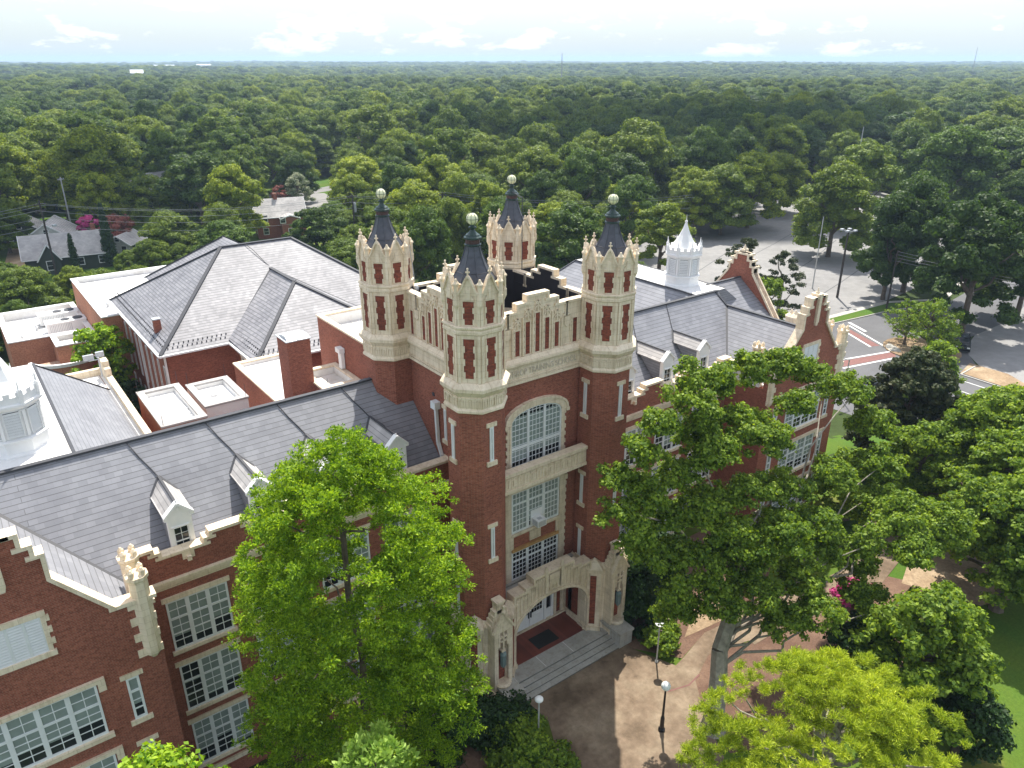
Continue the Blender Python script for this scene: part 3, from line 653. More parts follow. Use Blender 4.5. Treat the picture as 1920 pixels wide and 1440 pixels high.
s.box(-.42, .42, -.11, .02, 9.75, 10.4); s.box(-.3, -.1, -.14, .02, 9.85, 10.3); s.box(.06, .3, -.14, .02, 9.85, 10.3); s.box(-.08, .03, -.15, .02, 9.8, 10.5)
bay = s.build('window_bay_surround', STONE2, B); bay.location = (0, YF - 34, 0)
s = MB(); s.box(-1.82, 1.82, -.2, .0, 9.42, 9.6); tb = s.build('timber_board', WOODY, B); tb.location = (0, YF - 34, 0)
w2 = make_window('triple_window', 3.64, 2.8, 3, .30, 4, 2, 5, 'none', B, (1, .75, 1), meet=False); place(w2, (0, YF - 34 - .05, 10.74))
w3 = make_window('triple_window', 3.64, 2.1, 3, .34, 4, 2, 4, 'none', B, (.02, .02, .02), meet=False); place(w3, (0, YF - 34 - .05, 7.3))
s = MB(); s.box(-.38, .5, -.11, -.07, 10.85, 11.85); pn = s.build('filler_panel', WHITE, B); pn.location = (0, YF - 34, 0)
s = MB(); s.box(-.33, .33, -.75, -.1, 10.95, 11.4, 0); s.box(-.28, .28, -.765, -.75, 11.0, 11.35, 1); s.box(-.15, .15, -.6, -.35, 11.4, 11.402, 1)
for k in range(5): s.box(-.345, -.33, -.7, -.25, 11.02 + k * .07, 11.05 + k * .07, 1)
ac = s.build('air_conditioner', [WHITE, GALV], B); ac.location = (0, YF - 34, 0)
# balcony-like stone panel under the great window
s = MB(); yb0, yb1 = 30.12, 30.5
s.box(CX - 3.15, CX + 3.15, yb0, yb1, 14.5, 15.4); s.box(CX - 3.15, CX + 3.15, yb0 - .12, yb1 + .06, 15.4, 15.6); s.box(CX - 3.15, CX + 3.15, yb0 - .08, YF, 14.3, 14.5)
s.prism_x([(yb0 - .02, 14.3), (YF, 14.3), (YF, 14.0), (yb0 + .35, 14.05)][::-1], CX - 3.15, CX + 3.15)
for k in range(14):
    u = CX - 2.9 + k * .446
    s.box(u - .03, u + .03, yb0 - .05, yb0, 14.55, 15.35)
    if k < 13:
        s.box(u + .08, u + .37, yb0 - .045, yb0, 15.2, 15.28)
        if k % 3 == 1: s.prism_y([(u + .08, 14.7), (u + .36, 14.7), (u + .36, 15.1), (u + .08, 15.1)], yb0 - .07, yb0)
        else: s.box(u + .17, u + .27, yb0 - .06, yb0, 14.65, 15.12)
bld(s, 'balcony_parapet', STONE)
# tower downspout
def pipe(name, pts, head, parent=None, mat=GALV, r=.09, wx=.2):
    s = MB()
    for a, b in zip(pts, pts[1:]): s.beam(a, b, r * 2, r * 2)
    if head: s.box(head[0] - wx, head[0] + wx, head[1] - .25, head[1] + .25, head[2], head[2] + .45)
    return bld(s, name, mat)
pipe('downspout', [(XL - .16, 35.2, 18.2), (XL - .16, 35.1, 16.0), (XL - .16, 34.75, 15.3), (XL - .16, 34.65, 2)], (XL - .18, 35.2, 18.2), mat=WFRAME)
s = MB(); s.box(XL - .05, XL, 35.55, 35.75, 18.8, 19.0); bld(s, 'vent_plate', RIDGE)
# ---- wings: written for the left side, mirrored about the tower for the right (sx=-1)
def mirror(mb):
    mb.v = [(2 * CX - x, y, z) for x, y, z in mb.v]; mb.f = [f[::-1] for f in mb.f]; return mb
WY = 34.1
w3l = [make_window('triple_window', 2.95, 2.95, 3, .36, 2, 2, 4, 'lintel', None, b) for b in ((.6, .75, .45), (.05, .8, .6), (.5, .35, .9))]
used = set()
def put_window(proto, loc, rz=0, parent=None):
    if proto.name in used: o = copy_tree(proto)
    else: o = proto; used.add(proto.name)
    return place(o, loc, rz, parent if parent is not None else B)
big = make_window('wide_window', 4.5, 2.75, 4, .38, 2, 2, 4, 'hood', None, (.7, .55, .6, .5))
narrow = make_window('narrow_window', .52, 2.3, 1, .33, 1, 1, 3, 'slit', None, (.5,))
def louvre(name, W, H):
    s = MB(); hw = W / 2
    s.box(-hw - .2, hw + .2, -.09, .02, H, H + .24); s.box(-hw - .25, hw + .25, -.13, .02, -.24, 0)
    quoin_sides(s, -hw, 0, H, .3, -1, -.08, .02, 6); quoin_sides(s, hw, 0, H, .3, 1, -.08, .02, 6)
    o = s.build(name, STONE); f = MB()
    n = int(H / .13)
    for i in range(3):
        a = -hw + i * W / 3; b = a + W / 3; f.box(a, a + .05, -.06, .01, 0, H); f.box(b - .05, b, -.06, .01, 0, H)
        for k in range(n): z = k * H / n; f.prism_x([(-.06, z), (0, z + .1), (0, z + .125), (-.06, z + .03)][::-1], a + .05, b - .05)
    f.build('louvre_blades', LOUV, o); return o
lou = louvre('louvred_vent', 1.8, 1.7)
def dormer():
    s = MB(); hw = .56
    s.box(-hw, -.34, 0, .3, -.3, 2.3); s.box(.34, hw, 0, .3, -.3, 2.3); s.box(-.34, .34, 0, .3, 1.62, 2.3); s.box(-.34, .34, .0, .3, -.3, .02)
    s.prism_y([(-hw, 2.3), (hw, 2.3), (0, 2.8)], 0, .3)
    for sx in (-1, 1):
        s.beam((sx * .66, .08, 2.26), (0, .08, 2.9), .34, .12); s.box(sx * .6 - .1, sx * .6 + .1, -.08, .12, 2.12, 2.3)
    s.beam((-.42, -.03, 1.66), (.42, -.03, 1.66), .1, .07); s.box(-.05, .05, -.04, 0, 2.45, 2.7)
    s.loft(0, .05, [(.06, 2.85), (.03, 3.05)], 6, 0)
    o = s.build('dormer', WHITE)
    b = MB(); b.prism_x([(.3, 0.1), (2.5, 2.25), (.3, 2.25)], -hw + .02, -hw + .06); b.prism_x([(.3, 0.1), (2.5, 2.25), (.3, 2.25)], hw - .06, hw - .02); b.build('dormer_cheek', SLATE, o)
    r = MB()
    for sx in (-1, 1):
        r.add([(0, .1, 2.84), (sx * .64, .1, 2.22), (sx * .64, 2.6, 2.22), (0, 3.26, 2.84)], [(0, 1, 2, 3)]); r.add([(0, .1, 2.78), (sx * .64, .1, 2.16), (sx * .64, 2.6, 2.16), (0, 3.26, 2.78)], [(3, 2, 1, 0)])
        r.beam((sx * .66, .12, 2.2), (sx * .66, 2.5, 2.2), .05, .09)
    r.build('dormer_roof', SHINGLE, o)
    k = MB(); k.beam((0, .12, 2.87), (0, 3.25, 2.87), .12, .06)
    for sx in (-1, 1): k.beam((sx * .62, 2.62, 2.26), (0, 3.3, 2.88), .12, .05)
    k.build('dormer_flashing', RIDGE, o)
    g = MB(); g.box(-.34, .34, .1, .12, .02, 1.62); gl = g.build('window_pane', GLASS_D, o); g = MB(); g.box(-.34, .34, .06, .1, .78, .84)
    for x in (-.34, .3): g.box(x, x + .04, .06, .1, .02, 1.62)
    g.box(-.012, .012, .07, .1, .02, 1.62); g.box(-.3, .3, .07, .098, .4, .42); g.box(-.3, .3, .07, .098, 1.2, 1.22)
    g.build('window_frame', WFRAME, o); return o
dorm = dormer()
RZ0, RZ1, RY0, RY1 = 14.2, 19.0, 34.4, 39.7
PC, PH = -1.4, 4.9                                    # pavilion centre and half width (left)
for side in (1, -1):
    mr = (lambda m: m) if side == 1 else mirror
    mx_ = (lambda x: x) if side == 1 else (lambda x: 2 * CX - x)
    s = MB(); s.box(PC + PH, XL, WY, WY + .45, -2, 15.15)
    for k in range(5):
        xm = 7.85 + 3.95 * k
        if xm < 19.5: s.prism_y([(xm - 1.05, 15.15), (xm + 1.05, 15.15), (xm + 1.05, 15.42), (xm + .75, 15.42), (xm + .75, 15.7), (xm - .75, 15.7), (xm - .75, 15.42), (xm - 1.05, 15.42)], WY, WY + .4)
    s.prism_y([(PC + PH, 15.15), (4.55, 15.15), (4.55, 15.42), (4.25, 15.42), (4.25, 15.7), (PC + PH, 15.7)], WY, WY + .4)
    bld(mr(s), 'wing_wall', BRICK)
    s = MB(); s.box(PC + PH, XL, 44.9, 45.3, -2, 14.2); bld(mr(s), 'back_wall', BRICK)
    pts = [(PC + PH, 15.7), (4.25, 15.7), (4.25, 15.42), (4.55, 15.42), (4.55, 15.15)]
    for k in range(3):
        xm = 7.85 + 3.95 * k; pts += [(xm - 1.05, 15.15), (xm - 1.05, 15.42), (xm - .75, 15.42), (xm - .75, 15.7), (xm + .75, 15.7), (xm + .75, 15.42), (xm + 1.05, 15.42), (xm + 1.05, 15.15)]
    pts += [(XL - .0, 15.15)]
    s = MB(); coping_y(s, pts, WY - .1, WY + .5, .15)
    s.box(PC + PH, XL, WY - .12, WY, 13.62, 13.8); s.box(PC + PH, XL, WY - .2, WY, 13.8, 13.95); s.box(PC + PH, XL, WY - .06, WY, 13.45, 13.62)
    s.box(PC + PH, XL, WY - .14, WY, 1.15, 1.42)
    for k in range(4):
        xd = 5.87 + 3.95 * k; s.box(xd - .28, xd + .28, WY - .07, WY, 14.75, 15.15); s.box(xd - .1, xd + .1, WY - .25, WY, 14.7, 14.95)
    bld(mr(s), 'coping_and_string', STONE)
    # slate roofs
    s = MB()
    s.prism_x([(RY0, RZ0), (RY1 + 5.3, RZ0), (RY1, RZ1)], PC, XL - .02)
    s.prism_y([(PC - PH + .4, RZ0), (PC + PH - .35, RZ0), (PC, 18.0)], 30.75, 38.6)
    if side == -1: bld(mr(s), 'wing_roof', SLATE)
    else: bld(s, 'wing_roof', SLATE)
    s = MB(); s.beam((PC, RY1, RZ1 + .03), (XL, RY1, RZ1 + .03), .3, .09)
    s.beam((PC + PH - .45, RY0 + .1, RZ0 + .1), (PC, 38.6, 18.03), .2, .05); s.beam((PC, 30.8, 18.03), (PC, 38.7, 18.03), .25, .08); s.beam((PC, 38.6, 18.05), (PC + .3, RY1, RZ1 + .02), .25, .06)
    bld(mr(s), 'ridge_flashing', RIDGE)
    s = MB()                                                 # lightning cables running down to the dormers
    for xd in (5.87, 9.82, 13.77, 17.72):
        zz = [(xd - .9, 39.6, 19.0), (xd - .55, 38.9, 18.33), (xd - .2, 38.3, 17.79), (xd, 37.9, 17.44)]
        for a, b in zip(zz, zz[1:]): s.beam(a, b, .035, .05)
    bld(mr(s), 'lightning_cable', RIDGE)
    for k in range(4):
        xd = 5.87 + 3.95 * k
        o = dorm if (side == 1 and k == 0) else copy_tree(dorm); place(o, (mx_(xd) - CX, 34.62 - 34, 14.62), 0, B)
        for q, z0 in enumerate((9.75, 5.8, 1.95)):
            put_window(w3l[(k + q) % 3], (mx_(xd + .02) - CX, WY - 34, z0))
    # pavilion
    s = MB(); s.box(PC - PH, PC + PH, 30.4, 30.8, -2, 15.9)
    g = [(PC - PH, 15.9), (PC + PH, 15.9), (PC + 3.4, 15.95), (PC + 1.45, 18.35), (PC + 1.45, 19.42), (PC + 1.15, 19.42), (PC + 1.15, 19.92), (PC + .8, 19.92), (PC + .8, 20.55), (PC + .5, 20.55), (PC + .5, 20.56),
         (PC - .5, 20.56), (PC - .5, 20.55), (PC - .8, 20.55), (PC - .8, 19.92), (PC - 1.15, 19.92), (PC - 1.15, 19.42), (PC - 1.45, 19.42), (PC - 1.45, 18.35), (PC - 3.4, 15.95)]
    s.prism_y(g, 30.4, 30.8)
    s.box(PC + PH - .4, PC + PH, 30.8, 34.1, -2, 14.3); s.box(PC - PH, PC - PH + .4, 30.8, 58, -2, 14.3)
    bld(mr(s), 'pavilion_wall', BRICK)
    cp = [(PC - PH, 15.9), (PC - 3.4, 15.95)] + [p for p in g[::-1][0:0]]
    path = [(PC - PH, 15.9), (PC - 3.4, 15.93)] + [(x, z) for x, z in reversed([q for q in g[10:20]])][1:] 
    path = [(PC - PH, 15.9), (PC - 3.4, 15.93), (PC - 1.45, 18.35), (PC - 1.45, 19.42), (PC - 1.15, 19.42), (PC - 1.15, 19.92), (PC - .8, 19.92), (PC - .8, 20.55), (PC - .5, 20.55), (PC - .5, 20.56),
            (PC + .5, 20.56), (PC + .5, 20.55), (PC + .8, 20.55), (PC + .8, 19.92), (PC + 1.15, 19.92), (PC + 1.15, 19.42), (PC + 1.45, 19.42), (PC + 1.45, 18.35), (PC + 3.4, 15.93), (PC + PH, 15.9)]
    s = MB(); coping_y(s, path, 30.27, 30.95, .17)
    s.box(PC - .17, PC + .17, 30.2, 30.4, 18.7, 20.75); s.prism_y([(PC - .17, 18.7), (PC - .1, 18.45), (PC + .1, 18.45), (PC + .17, 18.7)], 30.24, 30.4); s.box(PC - .26, PC + .26, 30.2, 30.9, 20.75, 20.92)
    s.loft(PC, 30.55, [(.18, 20.92), (.16, 21.02), (.09, 21.1), (.03, 21.35)], 6, 0)
    s.box(PC - PH, PC + PH, 30.27, 30.4, 13.3, 13.5) if side == -1 else None
    s.box(PC - PH, PC + PH, 30.3, 30.4, 1.2, 1.45)
    for sx in (-1, 1):                                       # corner pier with crenellated cap, toothed into the brick
        for py, pz in ((30.55, 16.9), (31.9, 17.05)):
            px = PC + sx * (PH - .38)
            z0 = 12.9 if py < 31 else 14.2
            s.loft(px, py, [(.36, z0 + .2), (.4, z0 + .4), (.4, pz), (.48, pz + .1), (.48, pz + .25), (.3, pz + .3)], 8, PI / 8)
            s.loft(px, py, [(.1, z0 - .15), (.36, z0 + .2)], 8, PI / 8)
            for q in range(4):
                a = q * PI / 2 + PI / 4; s.loft(px + .3 * math.cos(a), py + .3 * math.sin(a), [(.13, pz + .2), (.13, pz + .5), (.04, pz + .62)], 6, 0)
        x0 = PC + sx * (PH - .38)
        for q in range(7):
            if q % 2 == 0: s.box(x0 - .62, x0 + .62 if sx < 0 else min(x0 + .62, PC + PH + .02), 30.33, 30.4, 13.1 + q * .42, 13.1 + q * .42 + .38)
        s.box(*sorted((PC + sx * (PH - .45), PC + sx * (PH + .12))), 30.6, 34.3, 15.4, 15.6)
    bld(mr(s), 'gable_coping', STONE)
    s = MB(); s.box(PC + 3.0, PC + PH - .4, 30.85, 34.05, 14.3, 14.42); s.box(PC + PH - .4, PC + PH, 31.2, 34.1, 14.3, 15.4); s.box(PC + 3.0, PC + PH - .0, 34.05, 34.5, 14.24, 14.3)
    bld(mr(s), 'gutter_valley', MEMB)
    s = MB(); s.add([(PC + 3.45 + .36 * math.cos(a) * (1 + .2 * math.sin(3 * a)), 32.3 + .5 * math.sin(a), 14.43) for a in [2 * PI * i / 14 for i in range(14)]], [tuple(range(14))]); bld(mr(s), 'leaf_litter', mat_plain('rust_leaf_litter', (.45, .2, .09), .9, .3, 8))
    for z0 in (9.95, 6.0, 2.05): put_window(big, (mx_(PC - .15) - CX, 30.4 - 34, z0))
    for z0 in (10.0, 6.2, 2.3): put_window(narrow, (mx_(PC + 3.45) - CX, 30.4 - 34, z0)); put_window(narrow, (mx_(PC - 3.45) - CX, 30.4 - 34, z0))
    put_window(lou, (mx_(PC) - CX, 30.4 - 34, 15.15))
    # leg running back: deck, inner slope, outer slope, walls
    dk0, dk1 = (-4.2, 2.6) if side == 1 else (-2.45, 1.15)
    s = MB(); s.box(-8.3, -7.9, 39.7, 58, -2, 15); s.box(6.9, 7.2, 45, 61.5, -2, 15.0); s.box(-8.3, 7.2, 61.4, 61.8, -2, 15.0); bld(mr(s), 'rear_wall', BRICK)
    s = MB()
    e = RZ0
    s.add([(dk0, 39.72, 18.96), (dk1, 39.72, 18.96), (dk1, 54.9, 18.96), (dk0, 54.9, 18.96), (-8.2, 39.72, 15), (6.95, 39.72, 15), (6.95, 58, 15), (-8.2, 58, 15)],
          [(1, 2, 6, 5), (2, 3, 7, 6), (3, 0, 4, 7), (0, 1, 5, 4), (7, 4, 5, 6)])
    bld(mr(s), 'rear_wing_roof', SLATE)
    s = MB(); s.box(dk0, dk1, 39.76, 54.9, 18.97, 19.02); s.box(6.95, 7.3, 44.5, 61.4, 14.9, 15.02); s.box(-8, 6.9, 58.0, 61.4, 14.9, 15.0); bld(mr(s), 'flat_roof_deck', MEMB)
    s = MB(); s.box(7.15, 7.55, 45.3, 61.8, 14.9, 15.45); s.box(7.15, 7.55, 59.6, 61.8, 15.45, 16.0); s.box(7.12, 7.58, 60.2, 61.2, 16.0, 16.4); s.box(-8.3, 7.15, 61.4, 61.8, 15.0, 15.5); bld(mr(s), 'rear_parapet', STONE)
    s = MB(); s.beam((dk1 + .05, 39.9, 19.03), (dk1 + .05, 54.9, 19.03), .16, .06); s.beam((dk0 - .05, 39.9, 19.03), (dk0 - .05, 54.9, 19.03), .16, .06); s.beam((dk1, 54.9, 19), (6.95, 58, 15.03), .2, .06); bld(mr(s), 'ridge_flashing', RIDGE)
# cross gable on the right end
s = MB(); s.prism_x([(36.0, 15), (46.8, 15), (41.4, 19.0)], 51.5, 56.4); bld(s, 'wing_roof', SLATE)
s = MB(); s.beam((51.8, 41.4, 19.04), (56.4, 41.4, 19.04), .22, .08); bld(s, 'ridge_flashing', RIDGE)
gy_ = 41.4
gp = [(gy_ - 6.3, -2), (gy_ + 6.3, -2), (gy_ + 6.3, 15.9), (gy_ + 4.2, 15.95), (gy_ + 1.35, 19.6), (gy_ + 1.35, 20.2), (gy_ + 1.05, 20.2), (gy_ + 1.05, 20.7), (gy_ + .7, 20.7), (gy_ + .7, 21.2), (gy_ - .7, 21.2), (gy_ - .7, 20.7), (gy_ - 1.05, 20.7), (gy_ - 1.05, 20.2), (gy_ - 1.35, 20.2), (gy_ - 1.35, 19.6), (gy_ - 4.2, 15.95), (gy_ - 6.3, 15.9)]
s = MB(); s.prism_x(gp, 56.4, 56.85); s.box(56.0, 56.4, 30.8, 35.1, -2, 15); bld(s, 'end_gable_wall', BRICK)
s = MB(); coping_x(s, gp[2:], 56.3, 57.0, .17); s.box(56.35, 56.9, gy_ - .18, gy_ + .18, 21.3, 21.5); s.loft(56.6, gy_, [(.17, 21.5), (.1, 21.7), (.03, 21.9)], 6, 0)
for yy in (gy_ - 5.9, 35.9): s.loft(56.6, yy, [(.42, 14), (.42, 16.5), (.5, 16.6), (.5, 16.75), (.2, 17.0), (.05, 17.3)], 8, PI / 8)
bld(s, 'gable_coping', STONE)
# cupolas
def cupola():
    s = MB()
    octa(s, [(1.5, 0), (1.5, .12), (1.36, .2), (1.36, .75), (1.46, .8), (1.46, .9), (1.26, .95), (1.26, 2.4), (1.4, 2.5), (1.5, 2.62), (1.5, 2.72), (1.38, 2.76), (1.38, 3.1), (1.2, 3.1)])
    for k in range(8):
        s.M = Matrix.Rotation(k * PI / 4, 4, 'Z'); s.box(1.33, 1.4, -.14, .14, 3.1, 3.32); s.box(1.33, 1.4, -.56, -.38, 3.1, 3.32); s.box(1.33, 1.4, .38, .56, 3.1, 3.32)
        s.M = Matrix.Rotation(k * PI / 4 + PI / 8, 4, 'Z'); s.box(1.4, 1.58, -.09, .09, 2.72, 3.45); s.loft(1.49, 0, [(.06, 3.45), (.012, 3.95)], 4, 0); s.box(1.3, 1.42, -.07, .07, .95, 2.4)
    s.M = None; o = s.build('cupola', WHITE)
    r = MB(); octa(r, [(1.2, 3.1), (1.0, 3.35), (.72, 3.75), (.45, 4.25), (.24, 4.75), (.1, 5.2), (.07, 5.3)]); r.loft(0, 0, [(.12, 5.3), (.12, 5.4), (.03, 5.5), (.01, 5.95)], 6, 0); r.build('cupola_roof', WHITE, o)
    l = MB()
    for k in range(8):
        l.M = Matrix.Rotation(k * PI / 4, 4, 'Z')
        for q in range(9):
            z = 1.06 + q * .142; l.add([(1.34, -.33, z), (1.34, .33, z), (1.27, .33, z + .12), (1.27, -.33, z + .12)], [(0, 1, 2, 3)]); l.box(1.262, 1.275, -.34, .34, z + .085, z + .14, 1)
        l.box(1.26, 1.36, -.38, -.33, 1.02, 2.35); l.box(1.26, 1.36, .33, .38, 1.02, 2.35)
    l.build('louvre_blades', [LOUV, BLACKW], o); return o
cu = cupola(); place(cu, (50.6 - CX, 43.2 - 34, 18.98), 0, B); c2 = copy_tree(cu); place(c2, (.55 - CX, 42.4 - 34, 18.98), 0, B)
# blocks behind the tower
def flat_block(name, x0, x1, y0, y1, z, h=.45, wall=BRICK, cop=STONE, roof=MEMB, t=.35, base=-2, parent=None):
    s = MB(); s.box(x0, x1, y0, y0 + t, base, z); s.box(x0, x1, y1 - t, y1, base, z); s.box(x0, x0 + t, y0 + t, y1 - t, base, z); s.box(x1 - t, x1, y0 + t, y1 - t, base, z)
    o = bld(s, name, wall, parent)
    s = MB(); e = .07
    s.box(x0 - e, x1 + e, y0 - e, y0 + t, z, z + .13); s.box(x0 - e, x1 + e, y1 - t, y1 + e, z, z + .13); s.box(x0 - e, x0 + t, y0 + t, y1 - t, z, z + .13); s.box(x1 - t, x1 + e, y0 + t, y1 - t, z, z + .13)
    bld(s, 'coping', cop, o, at=T0); s = MB(); s.box(x0 + t, x1 - t, y0 + t, y1 - t, z - h - .1, z - h)
    s.box(x0 + t, x1 - t, y1 - t - .02, y1 - t, z - h, z - .01); s.box(x1 - t - .02, x1 - t, y0 + t, y1 - t - .02, z - h, z - .01); s.box(x0 + t, x0 + t + .02, y0 + t, y1 - t - .02, z - h, z - .01); s.box(x0 + t + .02, x1 - t - .02, y0 + t, y0 + t + .02, z - h, z - .01)
    bld(s, 'flat_roof', roof, o, at=T0); s = MB()
    xx = x0 + t + .9
    while xx < x1 - t - .3: s.box(xx, xx + .035, y0 + t + .05, y1 - t - .05, z - h, z - h + .006); xx += 1.15
    bld(s, 'membrane_seam', SEAM, o, at=T0); return o
flat_block('stair_block', 20.75, 29.2, YB, 52.0, 19.45, .8)
flat_block('lower_block', 18.0, 20.75, 45.3, 49.3, 16.5, .5)
flat_block('lower_block', 16.6, 20.75, 49.4, 60.5, 13.9, .25)
s = MB(); s.box(20.45, 20.7, 47.6, 48.1, 16.7, 17.9); s.box(20.3, 20.7, 47.5, 48.2, 17.9, 18.25); bld(s, 'roof_downspout', WHITE)
s = MB(); s.box(16.4, 18.0, 46.8, 48.6, -2, 19.8); bld(s, 'chimney_stack', BRICK); 
s = MB(); s.box(16.32, 18.08, 46.72, 48.68, 19.8, 19.86); s.prism_x([(46.8, 19.86), (48.6, 19.86), (47.9, 20.05), (47.2, 20.05)], 16.5, 18.0); s.box(17.15, 17.2, 46.75, 48.65, 19.87, 19.93); bld(s, 'chimney_cap', GALV)
flat_block('penthouse', 8.4, 11.2, 49.1, 56.0, 15.0, .3, BRICK_O, SHINGLE, MEMB, .4)
flat_block('penthouse', 11.6, 14.5, 50.6, 55.3, 15.0, .3, WHITE, SHINGLE, MEMB, .4)
s = MB(); s.loft(13.0, 53.3, [(.35, 14.6), (.35, 14.95), (.1, 15.0)], 12, 0); s.tube((10.6, 51.0, 14.72), (10.6, 53.5, 14.72), .06); s.tube((9.8, 51.6, 14.72), (10.8, 51.9, 14.78), .05); bld(s, 'roof_vent', WHITE)
s = MB()
for x, y in ((8.45, 55.9), (11.15, 55.9), (11.7, 55.2), (14.4, 55.2), (14.4, 50.7), (8.5, 49.2), (18.6, 46)): s.tube((x, y, 15), (x, y, 16.1 if x < 18 else 17), .015)
bld(s, 'lightning_rod', RIDGE)
flat_block('link_block', 8, 21, 56.2, 62, 6.0, .3)
s = MB(); s.box(6.9, 7.0, 59.9, 60.1, 15.4, 16.9); s.box(6.0, 6.7, 60.2, 60.4, 16.7, 17.1); s.box(6.85, 7.4, 60.2, 60.4, 16.8, 17.2); s.beam((6.3, 60.1, 16.7), (7.2, 60.1, 16.7), .05, .05); bld(s, 'floodlight', GALV)
# ------------------------------------------------------------------ portico
P = []
def octpt(cx, cy, A, k): a = PI / 8 + k * PI / 4; return (cx + A * R8 * math.cos(a), cy + A * R8 * math.sin(a))
for tx in (X0, X0 + TW):
    s = MB()
    s.loft(tx, Y0, [(a * R8, z) for a, z in ((1.78, -1), (1.78, 2.35), (1.7, 2.6), (1.66, 2.75), (1.66, 6.95), (1.74, 7.02), (1.74, 7.15), (1.47, 7.4))], 8, PI / 8)
    for k, A, w_, zt in ((5, 2.0, .48, 7.0), (7, 2.0, .48, 7.0)):                 # diagonal piers with pyramid caps
        s.M = Matrix.Translation((tx, Y0, 0)) @ Matrix.Rotation(k * PI / 4, 4, 'Z')
        s.box(1.5, A, -w_, w_, 2.7, zt); s.box(1.5, A + .12, -w_ - .1, w_ + .1, 2.3, 2.7); s.box(1.4, A + .1, -w_ - .1, w_ + .1, zt - .05, zt + .22)
        s.add([(1.3, -w_ - .1, zt + .22), (A + .1, -w_ - .1, zt + .22), (A + .1, w_ + .1, zt + .22), (1.3, w_ + .1, zt + .22), (1.62, 0, zt + .85)], [(0, 1, 4), (1, 2, 4), (2, 3, 4), (3, 0, 4)])
        s.M = None
    s.M = Matrix.Translation((tx, Y0, 0))                                          # gabled buttress with lantern niche
    y0, y1 = -2.35, -1.5
    s.box(-.62, -.36, y0, y1, 2.7, 6.9); s.box(.36, .62, y0, y1, 2.7, 6.9); s.box(-.36, .36, y0 + .3, y1, 2.7, 6.9)
    s.box(-.72, .72, y0 - .1, y1, 2.2, 2.7); s.loft(0, y0 + .12, [(.25, 2.75), (.5, 3.0), (.55, 3.12), (.42, 3.2)], 10, 0)
    s.prism_y([(-.66, 6.9), (.66, 6.9), (.62, 7.2), (0, 8.1), (-.62, 7.2)], y0, y1)
    for sx in (-1, 1):
        s.beam((sx * .74, y0 - .02, 7.05), (0, y0 - .02, 8.2), .14, .12); s.box(sx * .3 - .06, sx * .3 + .06, y0 - .03, y0 + .3, 5.9, 6.9); s.box(sx * .2 - .16, sx * .2 + .16, y0 - .02, y0 + .3, 6.5, 6.62)
        for q in range(4): s.box(*sorted((sx * (.7 - .09 * q), 0)), y0 + .25, y1 - .05 * q, 7.1 + q * .3, 7.4 + q * .3)
    s.box(-.05, .05, y0 - .03, y0 + .3, 5.6, 7.3); s.box(-.34, .34, y0 - .02, y0 + .3, 6.2, 6.3); s.box(-.15, .15, y0 - .06, y0 + .3, 5.5, 5.62)
    s.box(-.24, .24, y0 + .25, y1 - .1, 8.1, 8.75); s.box(-.3, .3, y0 + .2, y1 - .05, 8.75, 8.87); s.box(-.06, .06, y0 - .08, y0 + .04, 8.0, 8.75); s.sphere((0, y0 - .02, 8.3), .15, 6, 5)
    quoin_sides(s, -.36, 3.3, 5.6, .08, 1, y0 + .22, y0 + .3, 10); quoin_sides(s, .36, 3.3, 5.6, .08, -1, y0 + .22, y0 + .3, 10)
    s.M = None
    o = bld(s, 'turret_base', STONE2)
    b = MB()
    for k in (4, 5, 6, 7, 0):
        b.M = Matrix.Translation((tx, Y0, 0)) @ Matrix.Rotation(k * PI / 4, 4, 'Z')
        if k in (5, 7): b.box(1.95, 2.012, -.2, .2, 2.9, 6.7)
        elif k == 6: b.box(2.0, 2.06, -.28, .28, 3.25, 6.15)
        else: b.box(1.64, 1.675, -.3, .3, 2.95, 6.75)
        b.box(1.7, 1.80, -.7, .7, -1, 2.25)
    b.M = None; bld(b, 'brick_panel', BRICK_D, o, at=T0)
    s = MB(); s.M = Matrix.Translation((tx, Y0 - 2.32, 0)); s.loft(0, 0, [(.05, 4.25), (.14, 4.4), (.17, 4.5), (.17, 5.2), (.22, 5.25), (.15, 5.42), (.05, 5.5), (.02, 5.65)], 8, 0); s.box(-.02, .02, 0, .35, 5.5, 5.55)
    for q in range(8): a = q * PI / 4; s.box(.165 * math.cos(a) - .015, .165 * math.cos(a) + .015, .165 * math.sin(a) - .015, .165 * math.sin(a) + .015, 4.45, 5.25)
    s.M = None; bld(s, 'wall_lantern', mat_plain('verdigris_lantern', (.16, .21, .21), .5))
s = MB()                                                        # arch front
hw, zs_, rs_ = 3.0, 4.45, 2.35
inn = [(CX - hw, 2.35)] + [(CX - hw * math.cos(PI * i / 20), zs_ + rs_ * math.sin(PI * i / 20) ** .85) for i in range(21)] + [(CX + hw, 2.35)]
ptop = [(CX + 3.75, 7.15), (CX + 2.9, 7.15), (CX + 2.9, 7.75), (CX + 2.05, 7.75), (CX + 2.05, 7.95), (CX + 1.45, 7.95), (CX + 1.45, 8.4), (CX - 1.45, 8.4), (CX - 1.45, 7.95), (CX - 2.05, 7.95), (CX - 2.05, 7.75), (CX - 2.9, 7.75), (CX - 2.9, 7.15), (CX - 3.75, 7.15)]
def topz(x):
    d = abs(x - CX)
    return 8.4 if d <= 1.45 else 7.95 if d <= 2.05 else 7.75 if d <= 2.9 else 7.15
xsn = sorted(set([round(p[0], 4) for p in inn] + [CX + a for a in (-3.75, -2.9, -2.05, -1.45, 1.45, 2.05, 2.9, 3.75)]))
def innz(x):
    u = (x - CX) / hw
    return None if abs(u) >= .9999 else zs_ + rs_ * math.sin(math.acos(-u)) ** .85
